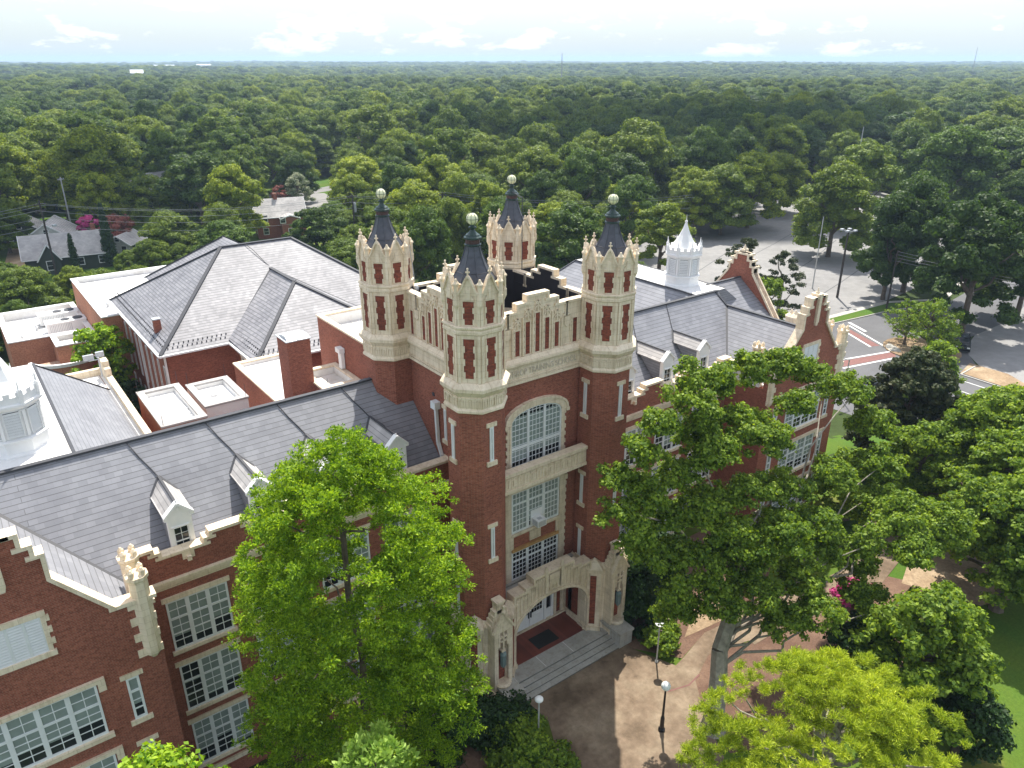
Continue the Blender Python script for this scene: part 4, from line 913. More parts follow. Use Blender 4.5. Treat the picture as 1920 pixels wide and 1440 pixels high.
for a, b in zip(xsn, xsn[1:]):
    m = (a + b) / 2; zt = topz(m)
    if abs(m - CX) > hw: s.box(a, b, 29.2, 29.75, 1.9, zt)
    else:
        za = innz(a) or zs_; zb_ = innz(b) or zs_; s.prism_y([(a, za), (b, zb_), (b, zt), (a, zt)], 29.2, 29.75)
coping_y(s, [(x, z) for x, z in ptop[::-1]], 29.08, 29.85, .15)
mid = [(CX - hw * 1.0 * math.cos(PI * i / 20), zs_ + rs_ * math.sin(PI * i / 20) ** .85) for i in range(21)]
for (xa, za), (xb, zb_) in zip(mid, mid[1:]): s.beam((xa, 29.18, za + .1), (xb, 29.18, zb_ + .1), .16, .2)
for sx in (-1, 1): s.box(CX + sx * 3.0 - .12, CX + sx * 3.0 + .12, 29.1, 29.9, 2.3, 4.6); s.box(CX + sx * 3.0 - .2, CX + sx * 3.0 + .2, 29.05, 29.95, 2.3, 2.75)
rr = random.Random(5)
for q in range(21):                                            # blind tracery ribs over the arch
    u = -2.8 + q * .28; zt = topz(CX + u) - .1; zl = (innz(CX + u) or zs_) + .32
    if zt - zl > .25:
        s.box(CX + u - .03, CX + u + .03, 29.13, 29.2, zl, zt); s.box(CX + u + .05, CX + u + .23, 29.14, 29.2, zt - .32, zt - .22); s.box(CX + u + .08, CX + u + .2, 29.13, 29.2, zt - .2, zt - .05)
for u in (-.62, .62): s.box(CX + u - .09, CX + u + .09, 29.0, 29.2, 7.1, 8.6); s.loft(CX + u, 29.1, [(.13, 8.6), (.13, 8.7), (.04, 9.0)], 6, 0)
s.prism_y([(CX - .38, 8.3), (CX - .38, 7.75), (CX, 7.45), (CX + .38, 7.75), (CX + .38, 8.3)], 29.04, 29.2)
for u in (-3.3, 3.3): s.prism_y([(CX + u - .22, 6.9), (CX + u - .22, 6.3), (CX + u, 6.1), (CX + u + .22, 6.3), (CX + u + .22, 6.9)], 29.1, 29.2)
s.box(CX - 3.6, CX - 3.0, 29.75, 32.9, 2.3, 7.0); s.box(CX + 3.0, CX + 3.6, 29.75, 32.9, 2.3, 7.0); s.box(CX - 3.0, CX - 1.95, 31.6, 32.0, 2.3, 6.9); s.box(CX + 1.95, CX + 3.0, 31.6, 32.0, 2.3, 6.9); s.box(CX - 1.95, CX + 1.95, 31.6, 32.0, 5.3, 6.9)
s.box(CX - 3.0, CX + 3.0, 31.35, 31.6, 2.3, 2.56)
for u in (-2.8, -2.2, 2.2, 2.8): s.box(CX + u - .08, CX + u + .08, 31.5, 31.6, 2.46, 5.4)
bld(s, 'portico_arch', STONE2)
s = MB(); s.box(CX - 3.0, CX + 3.0, 29.75, 31.1, 6.9, 7.1); s.box(CX - 3.4, CX + 3.4, 29.8, 31.1, 7.11, 7.2); s.box(CX - 3.4, CX + 3.4, 30.8, 31.1, 7.2, 7.32); bld(s, 'portico_roof', GRANITE)
s = MB()
for u in (-2.5, 2.5): s.box(CX + u - .14, CX + u + .14, 31.55, 31.58, 2.6, 5.2)
s.box(CX + 2.94, CX + 2.98, 30.2, 31.3, 2.9, 6.0); bld(s, 'brick_panel', BRICK_D)
s = MB()                                                        # doors
s.box(CX - 1.95, CX + 1.95, 31.5, 31.62, 4.75, 5.3); 
for u in (-1.9, -1.28, 1.28, 1.9): s.box(CX + u - .09, CX + u + .09, 31.44, 31.62, 2.46, 4.75)
for sx in (-1, 1): s.box(CX + sx * 1.6 - .25, CX + sx * 1.6 + .25, 31.52, 31.6, 2.46, 3.3)
df = bld(s, 'door_frame', WHITE); s = MB()
for sx in (-1, 1): s.box(CX + sx * 1.6 - .18, CX + sx * 1.6 + .18, 31.55, 31.57, 3.3, 4.7)
bld(s, 'sidelight_pane', GLASS_D, df, at=T0)
for sx in (-1, 1):
    s = MB(); x0, x1 = sorted((CX + sx * .02, CX + sx * 1.17))
    s.box(x0, x1, 31.5, 31.56, 2.46, 4.75); s.box(x0 + .12, x1 - .12, 31.485, 31.5, 2.6, 3.35)
    d = bld(s, 'door', WHITE); s = MB()
    for q in range(4):
        for r in range(3): s.box(x0 + .14 + q * .225, x0 + .33 + q * .225, 31.485, 31.499, 3.6 + r * .33, 3.88 + r * .33)
    bld(s, 'door_pane', GLASS_D, d, at=T0); s = MB(); xh = CX + sx * .09; s.box(xh - .035, xh + .035, 31.42, 31.5, 3.3, 3.75); bld(s, 'handle', BLACKM, d, at=T0)
s = MB(); s.box(CX - 3.6, CX + 3.6, 29.2, 31.36, 1.5, 2.44); s.box(CX - 3.9, CX + 3.9, 28.1, 29.2, 1.5, 2.43)
for k in range(3): s.box(CX - 3.9, CX + 3.9, 27.76 - .35 * k, 28.1 - .34 * k, 1.5, 2.29 - .145 * k); s.box(CX - 3.9, CX + 3.9, 27.73 - .35 * k, 27.76 - .35 * k, 2.24 - .145 * k, 2.285 - .145 * k)
st = bld(s, 'entrance_steps', GRANITE)
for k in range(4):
    s = MB(); z1 = 2.42 - .145 * k; y1 = 28.1 - .345 * k; s.box(CX - 3.88, CX + 3.88, y1 - .008, y1, z1 - .15, z1 - .03); bld(s, 'step_riser', DGRAN, st, at=T0)  # thin dark faces: riser shade painted as colour
s = MB(); s.box(CX - 2.95, CX + 2.95, 29.22, 31.35, 2.44, 2.455); bld(s, 'tile_floor', TILE)
s = MB()
for k in range(3): s.box(CX - 3.5 + k * 2.2, CX - 3.47 + k * 2.2, 28.12, 29.18, 2.43, 2.436)
bld(s, 'slab_joint', WHITE)
for sx in (-1, 1):
    s = MB(); x0 = CX + sx * 4.45; s.box(x0 - .55, x0 + .55, 27.0, 28.9, .8, 2.85); s.box(x0 - .62, x0 + .62, 26.92, 28.95, 2.85, 3.0); s.box(x0 - .62, x0 + .62, 27.1, 28.9, .8, 1.95); bld(s, 'cheek_block', GRANITE)
mb = MB(); mb.box(-.85, .85, -.55, .55, 0, .02); o = mb.build('door_mat', MATB); o.location = (25.0, 30.1, 2.456); tag(o, 'dark rectangular mat on the red tiles before the white doors', 'door mat')
# ------------------------------------------------------------------ auditorium building behind
def own(mb, name, mats, root, smooth=False):
    l = root.location; mb.v = [(x - l.x, y - l.y, z - l.z) for x, y, z in mb.v]; return mb.build(name, mats, root, smooth)
A = empty('auditorium_building', (25.9, 79, 0), 'hip roofed red brick auditorium behind the left wing with pale slates and white gutters', 'building')
s = MB(); s.box(13.3, 38.4, 69.2, 89.2, -1, 12.95); s.box(19.4, 32.5, 62.5, 69.2, -1, 12.95); s.box(18.8, 33.2, 89.2, 97, -1, 12.95); own(s, 'brick_wall', BRICK, A)
p_ = .606
def hip(mb, x0, x1, y0, y1, e, rz):
    """hip roof with the ridge along x (if wider) at height rz"""
    k = (rz - e); 
    return k
s = MB(); e = 13.0
s.add([(12.7, 68.6, e), (39.1, 68.6, e), (39.1, 89.8, e), (12.7, 89.8, e), (22.2, 79.2, 19.42), (29.6, 79.2, 19.42)], [(0, 1, 5, 4), (1, 2, 5), (2, 3, 4, 5), (3, 0, 4), (3, 2, 1, 0)])
s.add([(18.8, 61.9, e), (33.0, 61.9, e), (33.0, 70.5, e), (18.8, 70.5, e), (25.9, 69.6, 17.36), (25.9, 76.6, 17.36), (18.8, 69.0, e + .2), (33.0, 69.0, e + .2)], [(0, 1, 4), (0, 4, 5, 6), (1, 7, 5, 4), (3, 2, 1, 0)])
s.add([(18.0, 97.4, e), (33.8, 97.4, e), (33.8, 88, e), (18.0, 88, e), (25.9, 90.9, 18.0), (25.9, 80.5, 18.0)], [(0, 4, 1), (0, 3, 5, 4), (1, 4, 5, 2), (0, 1, 2, 3)])
own(s, 'roof', SLATE_A, A)
s = MB()
for a, b in (((12.7, 68.6, e), (22.2, 79.2, 19.42)), ((12.7, 89.8, e), (22.2, 79.2, 19.42)), ((39.1, 68.6, e), (29.6, 79.2, 19.42)), ((22.2, 79.2, 19.42), (29.6, 79.2, 19.42)), ((18.8, 61.9, e), (25.9, 69.6, 17.36)), ((33.0, 61.9, e), (25.9, 69.6, 17.36)), ((25.9, 69.6, 17.36), (25.9, 76.0, 17.36)), ((25.9, 76.0, 17.36), (33.2, 68.7, e)), ((25.9, 76, 17.36), (18.8, 68.7, e)), ((25.9, 90.9, 18), (18, 97.4, e)), ((25.9, 90.9, 18), (33.8, 97.4, e))):
    s.beam((a[0], a[1], a[2] + .05), (b[0], b[1], b[2] + .05), .34, .1)
for a, b in zip([(24.6, 79.1, 19.5), (25.1, 78, 18.9), (25.6, 76.6, 17.9)], [(25.1, 78, 18.9), (25.6, 76.6, 17.9), (25.9, 76.1, 17.5)]): s.beam(a, b, .04, .05)
own(s, 'ridge_flashing', RIDGE, A)
s = MB()
for a, b in (((12.6, 68.5), (18.8, 68.5)), ((12.6, 89.8), (12.6, 68.5)), ((18.7, 68.5), (18.7, 61.8)), ((18.7, 61.8), (33.1, 61.8)), ((33.1, 61.8), (33.1, 68.5)), ((33.1, 68.5), (39.2, 68.5)), ((18, 97.5), (18, 89.8))): s.beam((a[0], a[1], e - .06), (b[0], b[1], e - .06), .22, .16)
s.box(13.2, 38.5, 69.1, 89.3, 12.7, 12.9); s.box(19.3, 32.6, 62.4, 69.1, 12.7, 12.9)
own(s, 'gutter', WFRAME, A)
s = MB()
for x, y in ((13.15, 69.3), (19.3, 62.35), (13.2, 80), (22.5, 62.35)): s.beam((x, y, 12.7), (x, y, 0), .16, .16)
own(s, 'downspout', WFRAME, A)
s = MB()                                                        # snow guards in two rows above the eaves
for q in range(40):
    for r in range(2):
        yy = 69.9 + (q + .5 * r) * .5; s.box(13.25 + r * .35 - .05, 13.25 + r * .35 + .05, yy, yy + .08, e + .33 + r * .21, e + .48 + r * .21)
        if q < 13: xx = 13.5 + (q + .5 * r) * .42; s.box(xx, xx + .08, 69.1 + r * .35, 69.2 + r * .35, e + .3 + r * .21, e + .46 + r * .21); yy = 62.6 + (q + .5 * r) * .45; s.box(19.3 + r * .35, 19.4 + r * .35, yy, yy + .08, e + .3 + r * .21, e + .46 + r * .21)
        if q < 30: xx = 19.7 + (q + .5 * r) * .42; s.box(xx, xx + .08, 62.4 + r * .35, 62.5 + r * .35, e + .3 + r * .21, e + .46 + r * .21)
own(s, 'snow_guards', RIDGE, A)
pw = make_window('tall_window', .62, 4.6, 1, 0, 1, 1, 2, 'none', None, (0,)); tw = make_window('tall_window', 2.2, 5.0, 2, .3, 2, 2, 5, 'quoins', None, (.4, .4))
for k in range(8):
    o = pw if k == 0 else copy_tree(pw); place(o, (13.3 - 25.9, 70.8 + k * 2.3 - 79, 6.6), -PI / 2, A); o = copy_tree(pw); place(o, (13.3 - 25.9, 70.8 + k * 2.3 - 79, .8), -PI / 2, A)
place(tw, (19.4 - 25.9, 66.5 - 79, 6.8), -PI / 2, A)
s = MB(); s.box(13.55, 14.15, 73.2, 73.8, 13.0, 14.9); own(s, 'chimney', BRICK, A); s = MB(); s.box(13.5, 14.2, 73.15, 73.85, 14.9, 15.0); own(s, 'chimney_cap', GALV, A)
# ------------------------------------------------------------------ flat roofed annexes, far left
def annex(label, x0, x1, y0, y1, z, h=.7, extra=()):
    R = empty('flat_roofed_annex', ((x0 + x1) / 2, (y0 + y1) / 2, 0), label, 'building'); t = .4
    s = MB(); s.box(x0, x1, y0, y0 + t, -1, z); s.box(x0, x1, y1 - t, y1, -1, z); s.box(x0, x0 + t, y0 + t, y1 - t, -1, z); s.box(x1 - t, x1, y0 + t, y1 - t, -1, z); own(s, 'brick_wall', BRICK_O, R)
    s = MB(); e = .08; s.box(x0 - e, x1 + e, y0 - e, y0 + t + .1, z, z + .12); s.box(x0 - e, x1 + e, y1 - t - .1, y1 + e, z, z + .12); s.box(x0 - e, x0 + t + .1, y0 + t + .1, y1 - t - .1, z, z + .12); s.box(x1 - t - .1, x1 + e, y0 + t + .1, y1 - t - .1, z, z + .12); own(s, 'parapet_coping', WHITE, R)
    s = MB(); s.box(x0 + t, x1 - t, y0 + t, y1 - t, z - h - .1, z - h); s.box(x0 + t, x0 + t + .02, y0 + t, y1 - t, z - h, z); s.box(x0 + t, x1 - t, y1 - t - .02, y1 - t, z - h, z); own(s, 'flat_roof', MEMB, R); s = MB(); xx = x0 + t + .9
    while xx < x1 - t - .3: s.box(xx, xx + .04, y0 + t + .05, y1 - t - .05, z - h, z - h + .006); xx += 1.5
    own(s, 'membrane_seam', SEAM, R); s = MB()
    for q in range(3): s.loft(x0 + 1.6 + q * (x1 - x0 - 3) / 3, y0 + (y1 - y0) * (.3 + .2 * q), [(.16, z - h), (.16, z - h + .4), (.22, z - h + .42), (.05, z - h + .55)], 8, 0)
    own(s, 'roof_vent', GALV, R); return R
R1 = annex('orange brick annex with bright white flat roof beside the auditorium eave', 11.4, 30, 88.3, 107.5, 11.6, .5)
s = MB()
for dx in (0, .5): s.tube((12.6 + dx, 97 - dx, 11.1), (12.7 + dx, 99.5 - dx, 12.6), .04)
s.tube((12.7, 99.5, 12.6), (13.2, 99, 12.6), .04); own(s, 'roof_ladder_rail', GALV, R1)
R2 = annex('lower orange brick annex with white flat roof and rooftop air units', 2.9, 11.3, 97, 110, 8.0, .9)
R3 = annex('small stepped brick bay of the annex with white parapet', 7.0, 11.3, 92.6, 96.9, 8.0, .5)
s = MB(); cv = [(5.2 + 2.6 - 3.6 * math.cos(a), 94.5 - 3.2 * math.sin(a)) for a in [PI * .05 + PI * .9 * i / 12 for i in range(13)]]
for (xa, ya), (xb, yb) in zip(cv, cv[1:]): s.beam((xa, ya, 6.2), (xb, yb, 6.2), .35, .35)
own(s, 'curved_parapet', WHITE, R3); s = MB(); s.prism_z(cv, -1, 6.0); own(s, 'curved_wall', BRICK_O, R3)
def ac_unit(label, loc, rz=0, L_=4.2):
    R = empty('rooftop_air_unit', loc, label, 'air conditioner', 'rooftop air units on the annex', rz); s = MB(); s.box(-L_ / 2, L_ / 2, -.9, .9, .1, 1.25); s.box(-L_ / 2 - .05, L_ / 2 + .05, -.95, .95, 1.25, 1.32); s.box(L_ / 2, L_ / 2 + .8, -.5, .5, .2, .9); s.build('casing', WHITE, R)
    s = MB()
    for k in range(14): s.box(-L_ / 2 + .3 + k * .17, -L_ / 2 + .36 + k * .17, -.93, -.9, .25, 1.1)
    s.build('grille', GALV, R); s = MB(); s.loft(L_ / 2 - .8, .1, [(.55, 1.32), (.55, 1.42)], 14, 0); s.loft(L_ / 2 - 2.1, .1, [(.5, 1.32), (.5, 1.4)], 14, 0); s.build('fan_cowl', RIDGE, R)
ac_unit('long white rooftop air unit nearest the annex back parapet', (8.9, 105.2, 7.15)); ac_unit('long white rooftop air unit in front, nearer the brick wall', (9.2, 101.2, 7.15))
# ------------------------------------------------------------------ foliage
def leaf_mesh(name, clumps, dens, size, mat, seed, aspect=.6, up=.25, droop=0.0, core=None, shell=(.72, 1.05), tuft=False):
    """clumps: (x,y,z,r[,squash]); leaf quads spread over the clump shells"""
    rs = np.random.RandomState(seed); V = []
    for c in clumps:
        x, y, z, r = c[:4]; sq = c[4] if len(c) > 4 else .8
        n = max(6, int(dens * 4 * PI * r * r))
        d = rs.normal(size=(n, 3)); d /= np.linalg.norm(d, axis=1)[:, None]; d[:, 2] = np.where(d[:, 2] < -.35, -d[:, 2], d[:, 2])
        wob = 1 + .22 * np.sin(d[:, 0] * 5 + x * 3) * np.cos(d[:, 1] * 6 + y * 2)
        rr = r * rs.uniform(shell[0], shell[1], n) * wob
        pos = d * rr[:, None]; pos[:, 2] *= sq; pos += (x, y, z)
        nrm = d + rs.normal(scale=.55, size=(n, 3)); nrm[:, 2] += up; nrm /= np.linalg.norm(nrm, axis=1)[:, None]
        if tuft:                                           # needles: blades pointing outward
            a = d + rs.normal(scale=.5, size=(n, 3)) + (0, 0, .35); a /= np.linalg.norm(a, axis=1)[:, None]; b = np.cross(a, rs.normal(size=(n, 3)))
        else:
            a = np.cross(nrm, rs.normal(size=(n, 3))); a /= np.linalg.norm(a, axis=1)[:, None] + 1e-9; b = np.cross(nrm, a)
        b /= np.linalg.norm(b, axis=1)[:, None] + 1e-9
        s = size * rs.uniform(.6, 1.3, n)[:, None]
        w_ = aspect * s
        q = np.stack([pos - a * s * .5, pos + b * w_ * .5 + nrm * s * .08, pos + a * s * .5 - np.array([0, 0, droop]) * s, pos - b * w_ * .5 + nrm * s * .08], 1)
        V.append(q.reshape(-1, 3))
    V = np.concatenate(V); nq = len(V) // 4
    if core:
        cb = []; cf = []
        for c in clumps:
            x, y, z, r = c[:4]; sq = (c[4] if len(c) > 4 else .8); b0 = len(V) + len(cb); m, k = 8, 5
            for j in range(k):
                t = -PI / 2 + PI * (j + .5) / k
                for i in range(m):
                    a = 2 * PI * (i + .5 * (j % 2)) / m; f = core * r * (1 + .15 * math.sin(i * 2.3 + j * 1.7 + x)); cb.append((x + f * math.cos(t) * math.cos(a), y + f * math.cos(t) * math.sin(a), z + f * sq * math.sin(t)))
            for j in range(k - 1):
                for i in range(m): cf.append((b0 + j * m + i, b0 + j * m + (i + 1) % m, b0 + (j + 1) * m + (i + 1) % m, b0 + (j + 1) * m + i))
        V = np.concatenate([V, np.array(cb)]); idx = np.concatenate([np.arange(nq * 4), np.array(cf).reshape(-1)]); nq = len(idx) // 4
    else: idx = np.arange(nq * 4)
    me = bpy.data.meshes.new(name); me.vertices.add(len(V)); me.vertices.foreach_set('co', V.astype(np.float32).reshape(-1))
    me.loops.add(nq * 4); me.loops.foreach_set('vertex_index', idx.astype(np.int32)); me.polygons.add(nq)
    me.polygons.foreach_set('loop_start', np.arange(0, nq * 4, 4, dtype=np.int32)); me.polygons.foreach_set('loop_total', np.full(nq, 4, np.int32))
    me.update(calc_edges=True); me.materials.append(mat); return me
def limb(mb, p, q, r0, r1, rnd, n=5, wob=.12):
    """a wandering tapered limb"""
    p = Vector(p); q = Vector(q); L_ = (q - p).length; prev = p
    for i in range(1, n + 1):
        t = i / n; c = p.lerp(q, t) + Vector((rnd.uniform(-1, 1), rnd.uniform(-1, 1), rnd.uniform(-.3, .6))) * L_ * wob * (math.sin(PI * t)) 
        mb.tube(prev, c, r0 + (r1 - r0) * (i - 1) / n, r0 + (r1 - r0) * t, 7); prev = c
def tree_thing(name, loc, label, cat, clumps, mats, dens, size, seed, trunk_r=.35, fork=.45, nl=7, group=None, core=None, aspect=.6, tuft=False, droop=0.0, trunk_top=None, shell=(.72, 1.05), limb_r=.14, stem='trunk', up=.25, lean=(0, 0)):
    R = empty(name, loc, label, cat, group); rnd = random.Random(seed)
    me = leaf_mesh('crown', clumps, dens, size, mats[0], seed, aspect, up, droop, core, shell, tuft)
    o = bpy.data.objects.new('crown', me); COL.objects.link(o); o.parent = R
    zt = max(c[2] for c in clumps); zb = min(c[2] - c[3] for c in clumps)
    cxm = sum(c[0] for c in clumps) / len(clumps); cym = sum(c[1] for c in clumps) / len(clumps)
    tt = trunk_top or (cxm * .6 + lean[0], cym * .6 + lean[1], zb + (zt - zb) * fork)
    m = MB(); m.loft(0, 0, [(trunk_r * 1.7, -.3), (trunk_r * 1.25, .35), (trunk_r, 1.2)], 8, 0)
    limb(m, (0, 0, 1.15), tt, trunk_r, trunk_r * .6, rnd, 5, .03)
    big_ = rnd.sample(clumps, min(nl, len(clumps)))
    for c in big_:
        hd = math.hypot(c[0] - tt[0], c[1] - tt[1]); k = max(.35, min(1.0, (c[2] - .55 * hd) / max(tt[2], .1)))
        st = Vector((0, 0, 0)).lerp(Vector(tt), k); limb(m, st, c[:3], limb_r * (1.1 if k < 1 else 1.3), limb_r * .3, rnd, 6, .09)
    m.build(stem, mats[1], R); return R
def tufts(lobes, per, rt, rnd, sp=1.0):
    """break every lobe into small leaf tufts over its upper and outer side"""
    out = []
    for c in lobes:
        x, y, z, r = c[:4]; n = max(3, int(per * (r * r)))
        for q in range(n):
            a = rnd.uniform(0, 2 * PI); s = rnd.uniform(-.45, 1.0); k = math.sqrt(max(0, 1 - s * s)); d = r * rnd.uniform(.62, 1.12) * sp
            out.append((x + d * k * math.cos(a), y + d * k * math.sin(a), z + d * .8 * s, rnd.uniform(*rt), .75))
    return out
def dome(rnd, R, H, z0, n, rc=(.28, .42), flat=.0, cx=0, cy=0, top=1.0):
    """clumps on an uneven dome: base radius R, crown height H above z0"""
    out = []
    for i in range(n):
        t = (i + .5) / n; u = t ** .62; a = i * 2.39996 + rnd.uniform(-.35, .35)
        ph = u * PI * .56; rr = R * math.sin(ph) * rnd.uniform(.66, .98); z = z0 + H * (.12 + .80 * max(0, math.cos(ph)) ** .8 * top) + rnd.uniform(-.07, .07) * H
        if rnd.random() < .15: rr *= .5; z = z0 + H * rnd.uniform(.25, .6)
        r = R * rnd.uniform(*rc) * (1.05 - .25 * u); out.append((cx + rr * math.cos(a), cy + rr * math.sin(a), z, r, rnd.uniform(.62, .85)))
    return out
# big near trees
rnd = random.Random(11)
def shell_tree(rnd, prof, n, rc, cx=0, cy=0):
    """clumps on a profile surface: prof = [(radius,z)...]"""
    out = []; zs = [p[1] for p in prof]
    wts = [max(.3, p[0]) for p in prof]
    for i in range(n):
        k = rnd.random() * (len(prof) - 1); j = int(k); f = k - j
        if rnd.random() > (prof[j][0] + .8) / (max(p[0] for p in prof) + .8): continue
        R = prof[j][0] * (1 - f) + prof[j + 1][0] * f; z = prof[j][1] * (1 - f) + prof[j + 1][1] * f
        a = rnd.random() * 2 * PI; rr = R * (1 - .5 * rnd.random() ** 2) * rnd.uniform(.85, 1.05)
        out.append((cx + rr * math.cos(a), cy + rr * math.sin(a), z + rnd.uniform(-.4, .4), rnd.uniform(*rc), .72))
    return out
prof = [(3.4, 2.5), (4.2, 5), (4.7, 8), (5.1, 10), (5.3, 12), (5.2, 14), (4.9, 16), (4.8, 18), (4.4, 19.8), (3.2, 21.4), (1.9, 22.6)]
lob = shell_tree(rnd, [(r * .93, z) for r, z in prof], 390, (.55, 1.05)) + shell_tree(rnd, [(r * .5, z) for r, z in prof], 40, (.7, 1.0)) + [(0.3, 0, 23.0, 1.0), (-.6, .5, 22.4, 1.1), (.8, -.6, 22.2, 1.1), (0, -1.2, 21.8, 1.2), (-1.2, -.6, 21.4, 1.2), (1.4, .6, 21.6, 1.1)]
tree_thing('cypress_tree', (10.2, 25.2, gz(10.3, 25.2)), 'tall bright green soft needled tree rising above the left wing roof beside the tower', 'tree', tufts(lob, 18, (.2, .38), rnd), (LF_BRIGHT, BARK), 62, .16, 21, .2, .9, 22, None, None, .42, True, .25, (0, 0, 20), (.3, 1.1), .055)
prof = [(4.2, 8.6), (5.6, 10), (5.9, 11.6), (5.2, 13.4), (3.8, 14.9), (2.0, 15.9), (.5, 16.3)]
tree_thing('pine_tree', (23.6, 10.3, 1.0), 'yellow green pine with tufted crown at the bottom right of the plaza', 'tree', tufts(shell_tree(rnd, [(r * .9, z - 2.5) for r, z in prof], 190, (.6, .95)), 15, (.2, .32), rnd), (LF_PINE, BARKL), 230, .2, 22, .4, .5, 34, None, None, .13, True, 0, (0, 0, 10.6), (.1, 1.1), .08)
# the plane tree right of the entrance: limbs of foliage spreading over the right wing
CL = [(25.6,22.8,13.2,1.2),(27.5,21.2,9.2,1.3),(30.2,20.6,13.4,1.6),(33.0,19.6,12.6,1.8),(36.4,19.6,12.2,1.7),(30.0,23.4,18.6,1.4),(40.0,18.6,9.0,1.7),(38.2,16.8,8.0,1.5),(25.2,24.4,17.0,1.0),(27.2,23.6,19.7,1.2),(25.8,23.7,18.5,1.1),(29.5,24.0,20.1,1.4),(32.6,24.8,20.2,1.5),(36.1,25.2,19.9,1.4),(39.6,25.4,19.2,1.7),(42.3,24.8,18.2,1.5),(46.1,24.1,16.1,1.8),(46.9,22.4,14.3,1.8),(45.5,20.8,12.3,1.9),(43.5,20.3,10.0,2.1),(40.7,21.3,12.9,1.7),(35.2,23.0,16.9,1.8),(32.7,23.1,18.3,1.5),(30.4,22.9,17.1,1.7),(28.6,23.5,16.7,1.4),(26.1,23.4,16.2,1.2),(24.5,23.6,15.4,1.2),(24.2,22.4,14.7,0.9),(27.6,23.1,14.5,1.4),(29.6,22.2,14.3,1.9),(32.4,21.7,14.9,1.8),(36.0,21.6,14.0,1.7),(37.9,20.3,11.2,1.9),(34.2,20.8,11.9,2.0),(31.5,21.2,11.3,2.0),(28.6,21.8,11.8,1.7),(26.8,22.5,12.6,1.3),(28.7,20.1,10.4,1.4),(31.5,19.5,9.9,1.8),(34.2,18.7,10.1,1.5),(36.7,18.4,10.7,1.0),(42.5,17.6,11.4,1.6),(42.1,15.8,11.0,1.7),(43.4,15.2,11.7,1.5),(40.2,15.4,10.6,1.4),(41.2,17.0,11.6,1.4),(44.4,16.6,11.2,1.4),(39.0,17.6,10.8,1.3),(26.4,21.4,11.0,1.0),(32.4,17.9,8.3,1.5),(34.0,16.9,8.8,1.5),(38.5,23.3,17.9,1.3),(30.2,24.7,21.5,0.6)]
sub = []
for c in CL:
    x, y, z, r = c; x -= 28.6; y -= 19.2; z -= 1.8
    for q in range(0):
        a = rnd.uniform(0, 2 * PI); e = rnd.uniform(-.7, 1.2); d = r * rnd.uniform(.4, 1.15)
        sub.append((x + d * math.cos(a) * math.cos(e), y + d * math.sin(a) * math.cos(e), z + d * .8 * math.sin(e), rnd.uniform(.45, .8), .7))
lobp = [(c[0] - 28.6 + rnd.uniform(-.4, .4), c[1] - 19.2 + rnd.uniform(-.4, .4), c[2] - 1.8 + rnd.uniform(-.4, .4), c[3] * rnd.uniform(.6, .8)) for c in CL for _ in range(3)]
sub = tufts(lobp, 14, (.28, .5), rnd)
tree_thing('plane_tree', (28.6, 19.2, 1.8), 'large spreading tree with thick leaning trunk in front of the right wing', 'tree', sub, (LF_OAK, BARKL), 52, .19, 23, .55, .5, 24, None, None, .75, False, 0, (3.6, 2.6, 9.0), (.25, 1.12), .09)
# further trees of the front lawn and along the street
def oak(x, y, H, R, label, mats=(LF_OAK, BARK), seed=0, z0=.22, dens=30, size=.27, n=60, core=None, rc=(.2, .32), name='oak_tree', tr=.35, asp=.7, g=None):
    r = random.Random(seed * 7 + 1); z = gz(x, y)
    return tree_thing(name, (x, y, z), label, 'tree', tufts(dome(r, R, H * (1 - z0), H * z0, n, rc), 7, (.36, .62), r), mats, dens, size, seed, tr, .55, 12, g, core, asp, False, 0, None, (.45, 1.08), .13)
oak(37.9, 12.9, 8.6, 3.3, 'dark green tree right of the pine with pale limbs over the lawn', seed=31, n=70)
oak(38.1, 9.9, 4.4, 1.7, 'small dark tree at the lower right edge of the pine', seed=32, mats=(LF_DARK, BARK), n=30)
oak(37.6, 16.0, 5.2, 1.8, 'dark bushy tree beside the flowering pink shrub', seed=48, mats=(LF_DARK, BARK), n=40)
oak(63.4, 19.6, 11.6, 5.2, 'broad sunlit oak at the right edge just below the street', seed=33, n=110)
oak(69.5, 22.0, 9.2, 4.2, 'yellow green oak crown at the right edge touching the street', seed=34, n=90, mats=(LF_OAK, BARK))
oak(52.5, 14.2, 10.0, 4.3, 'dark oak at the right edge over bare earth', seed=35, n=100)
oak(57.5, 16.0, 11.0, 4.6, 'shadowy oak between the bare earth and the sunlit right edge oak', seed=45, n=80)
oak(58.1, 23.5, 8.6, 3.6, 'rounded mid green tree just below the magnolia', seed=46, n=60)
oak(54.5, 27.0, 6.0, 2.4, 'soft green tree between the magnolia and the big spreading tree', seed=44, n=50)
oak(67.9, 29.5, 10.6, 4.3, 'very dark dense magnolia between the right gable and the street', (LF_MAG, BARK), 36, .04, 24, .34, 110, .8, (.2, .3), 'magnolia_tree')
oak(80.5, 33.5, 9.6, 2.9, 'light green tree directly behind the magnolia by the kerb', seed=37, n=44)
oak(80.3, 56.8, 10.0, 2.7, 'round green tree just behind the right roof ridge', seed=38, n=44)
oak(85.6, 58.1, 10.6, 2.6, 'small green tree behind the right gable beside the parking lot', seed=39, n=40)
oak(90.5, 66.5, 14.0, 3.2, 'open branched tree with pale leaves behind the white cupola', seed=40, n=34, mats=(LF_MAG, BARKL), rc=(.16, .26))
oak(95, 62.5, 11.5, 3.4, 'sparse tree with reaching branches behind the right end gable', seed=47, n=30, mats=(LF_MAG, BARKL), rc=(.16, .26))
oak(104.3, 48.0, 6.2, 3.4, 'small spreading tree at the tip of the traffic island', seed=41, n=26, tr=.16, dens=10)
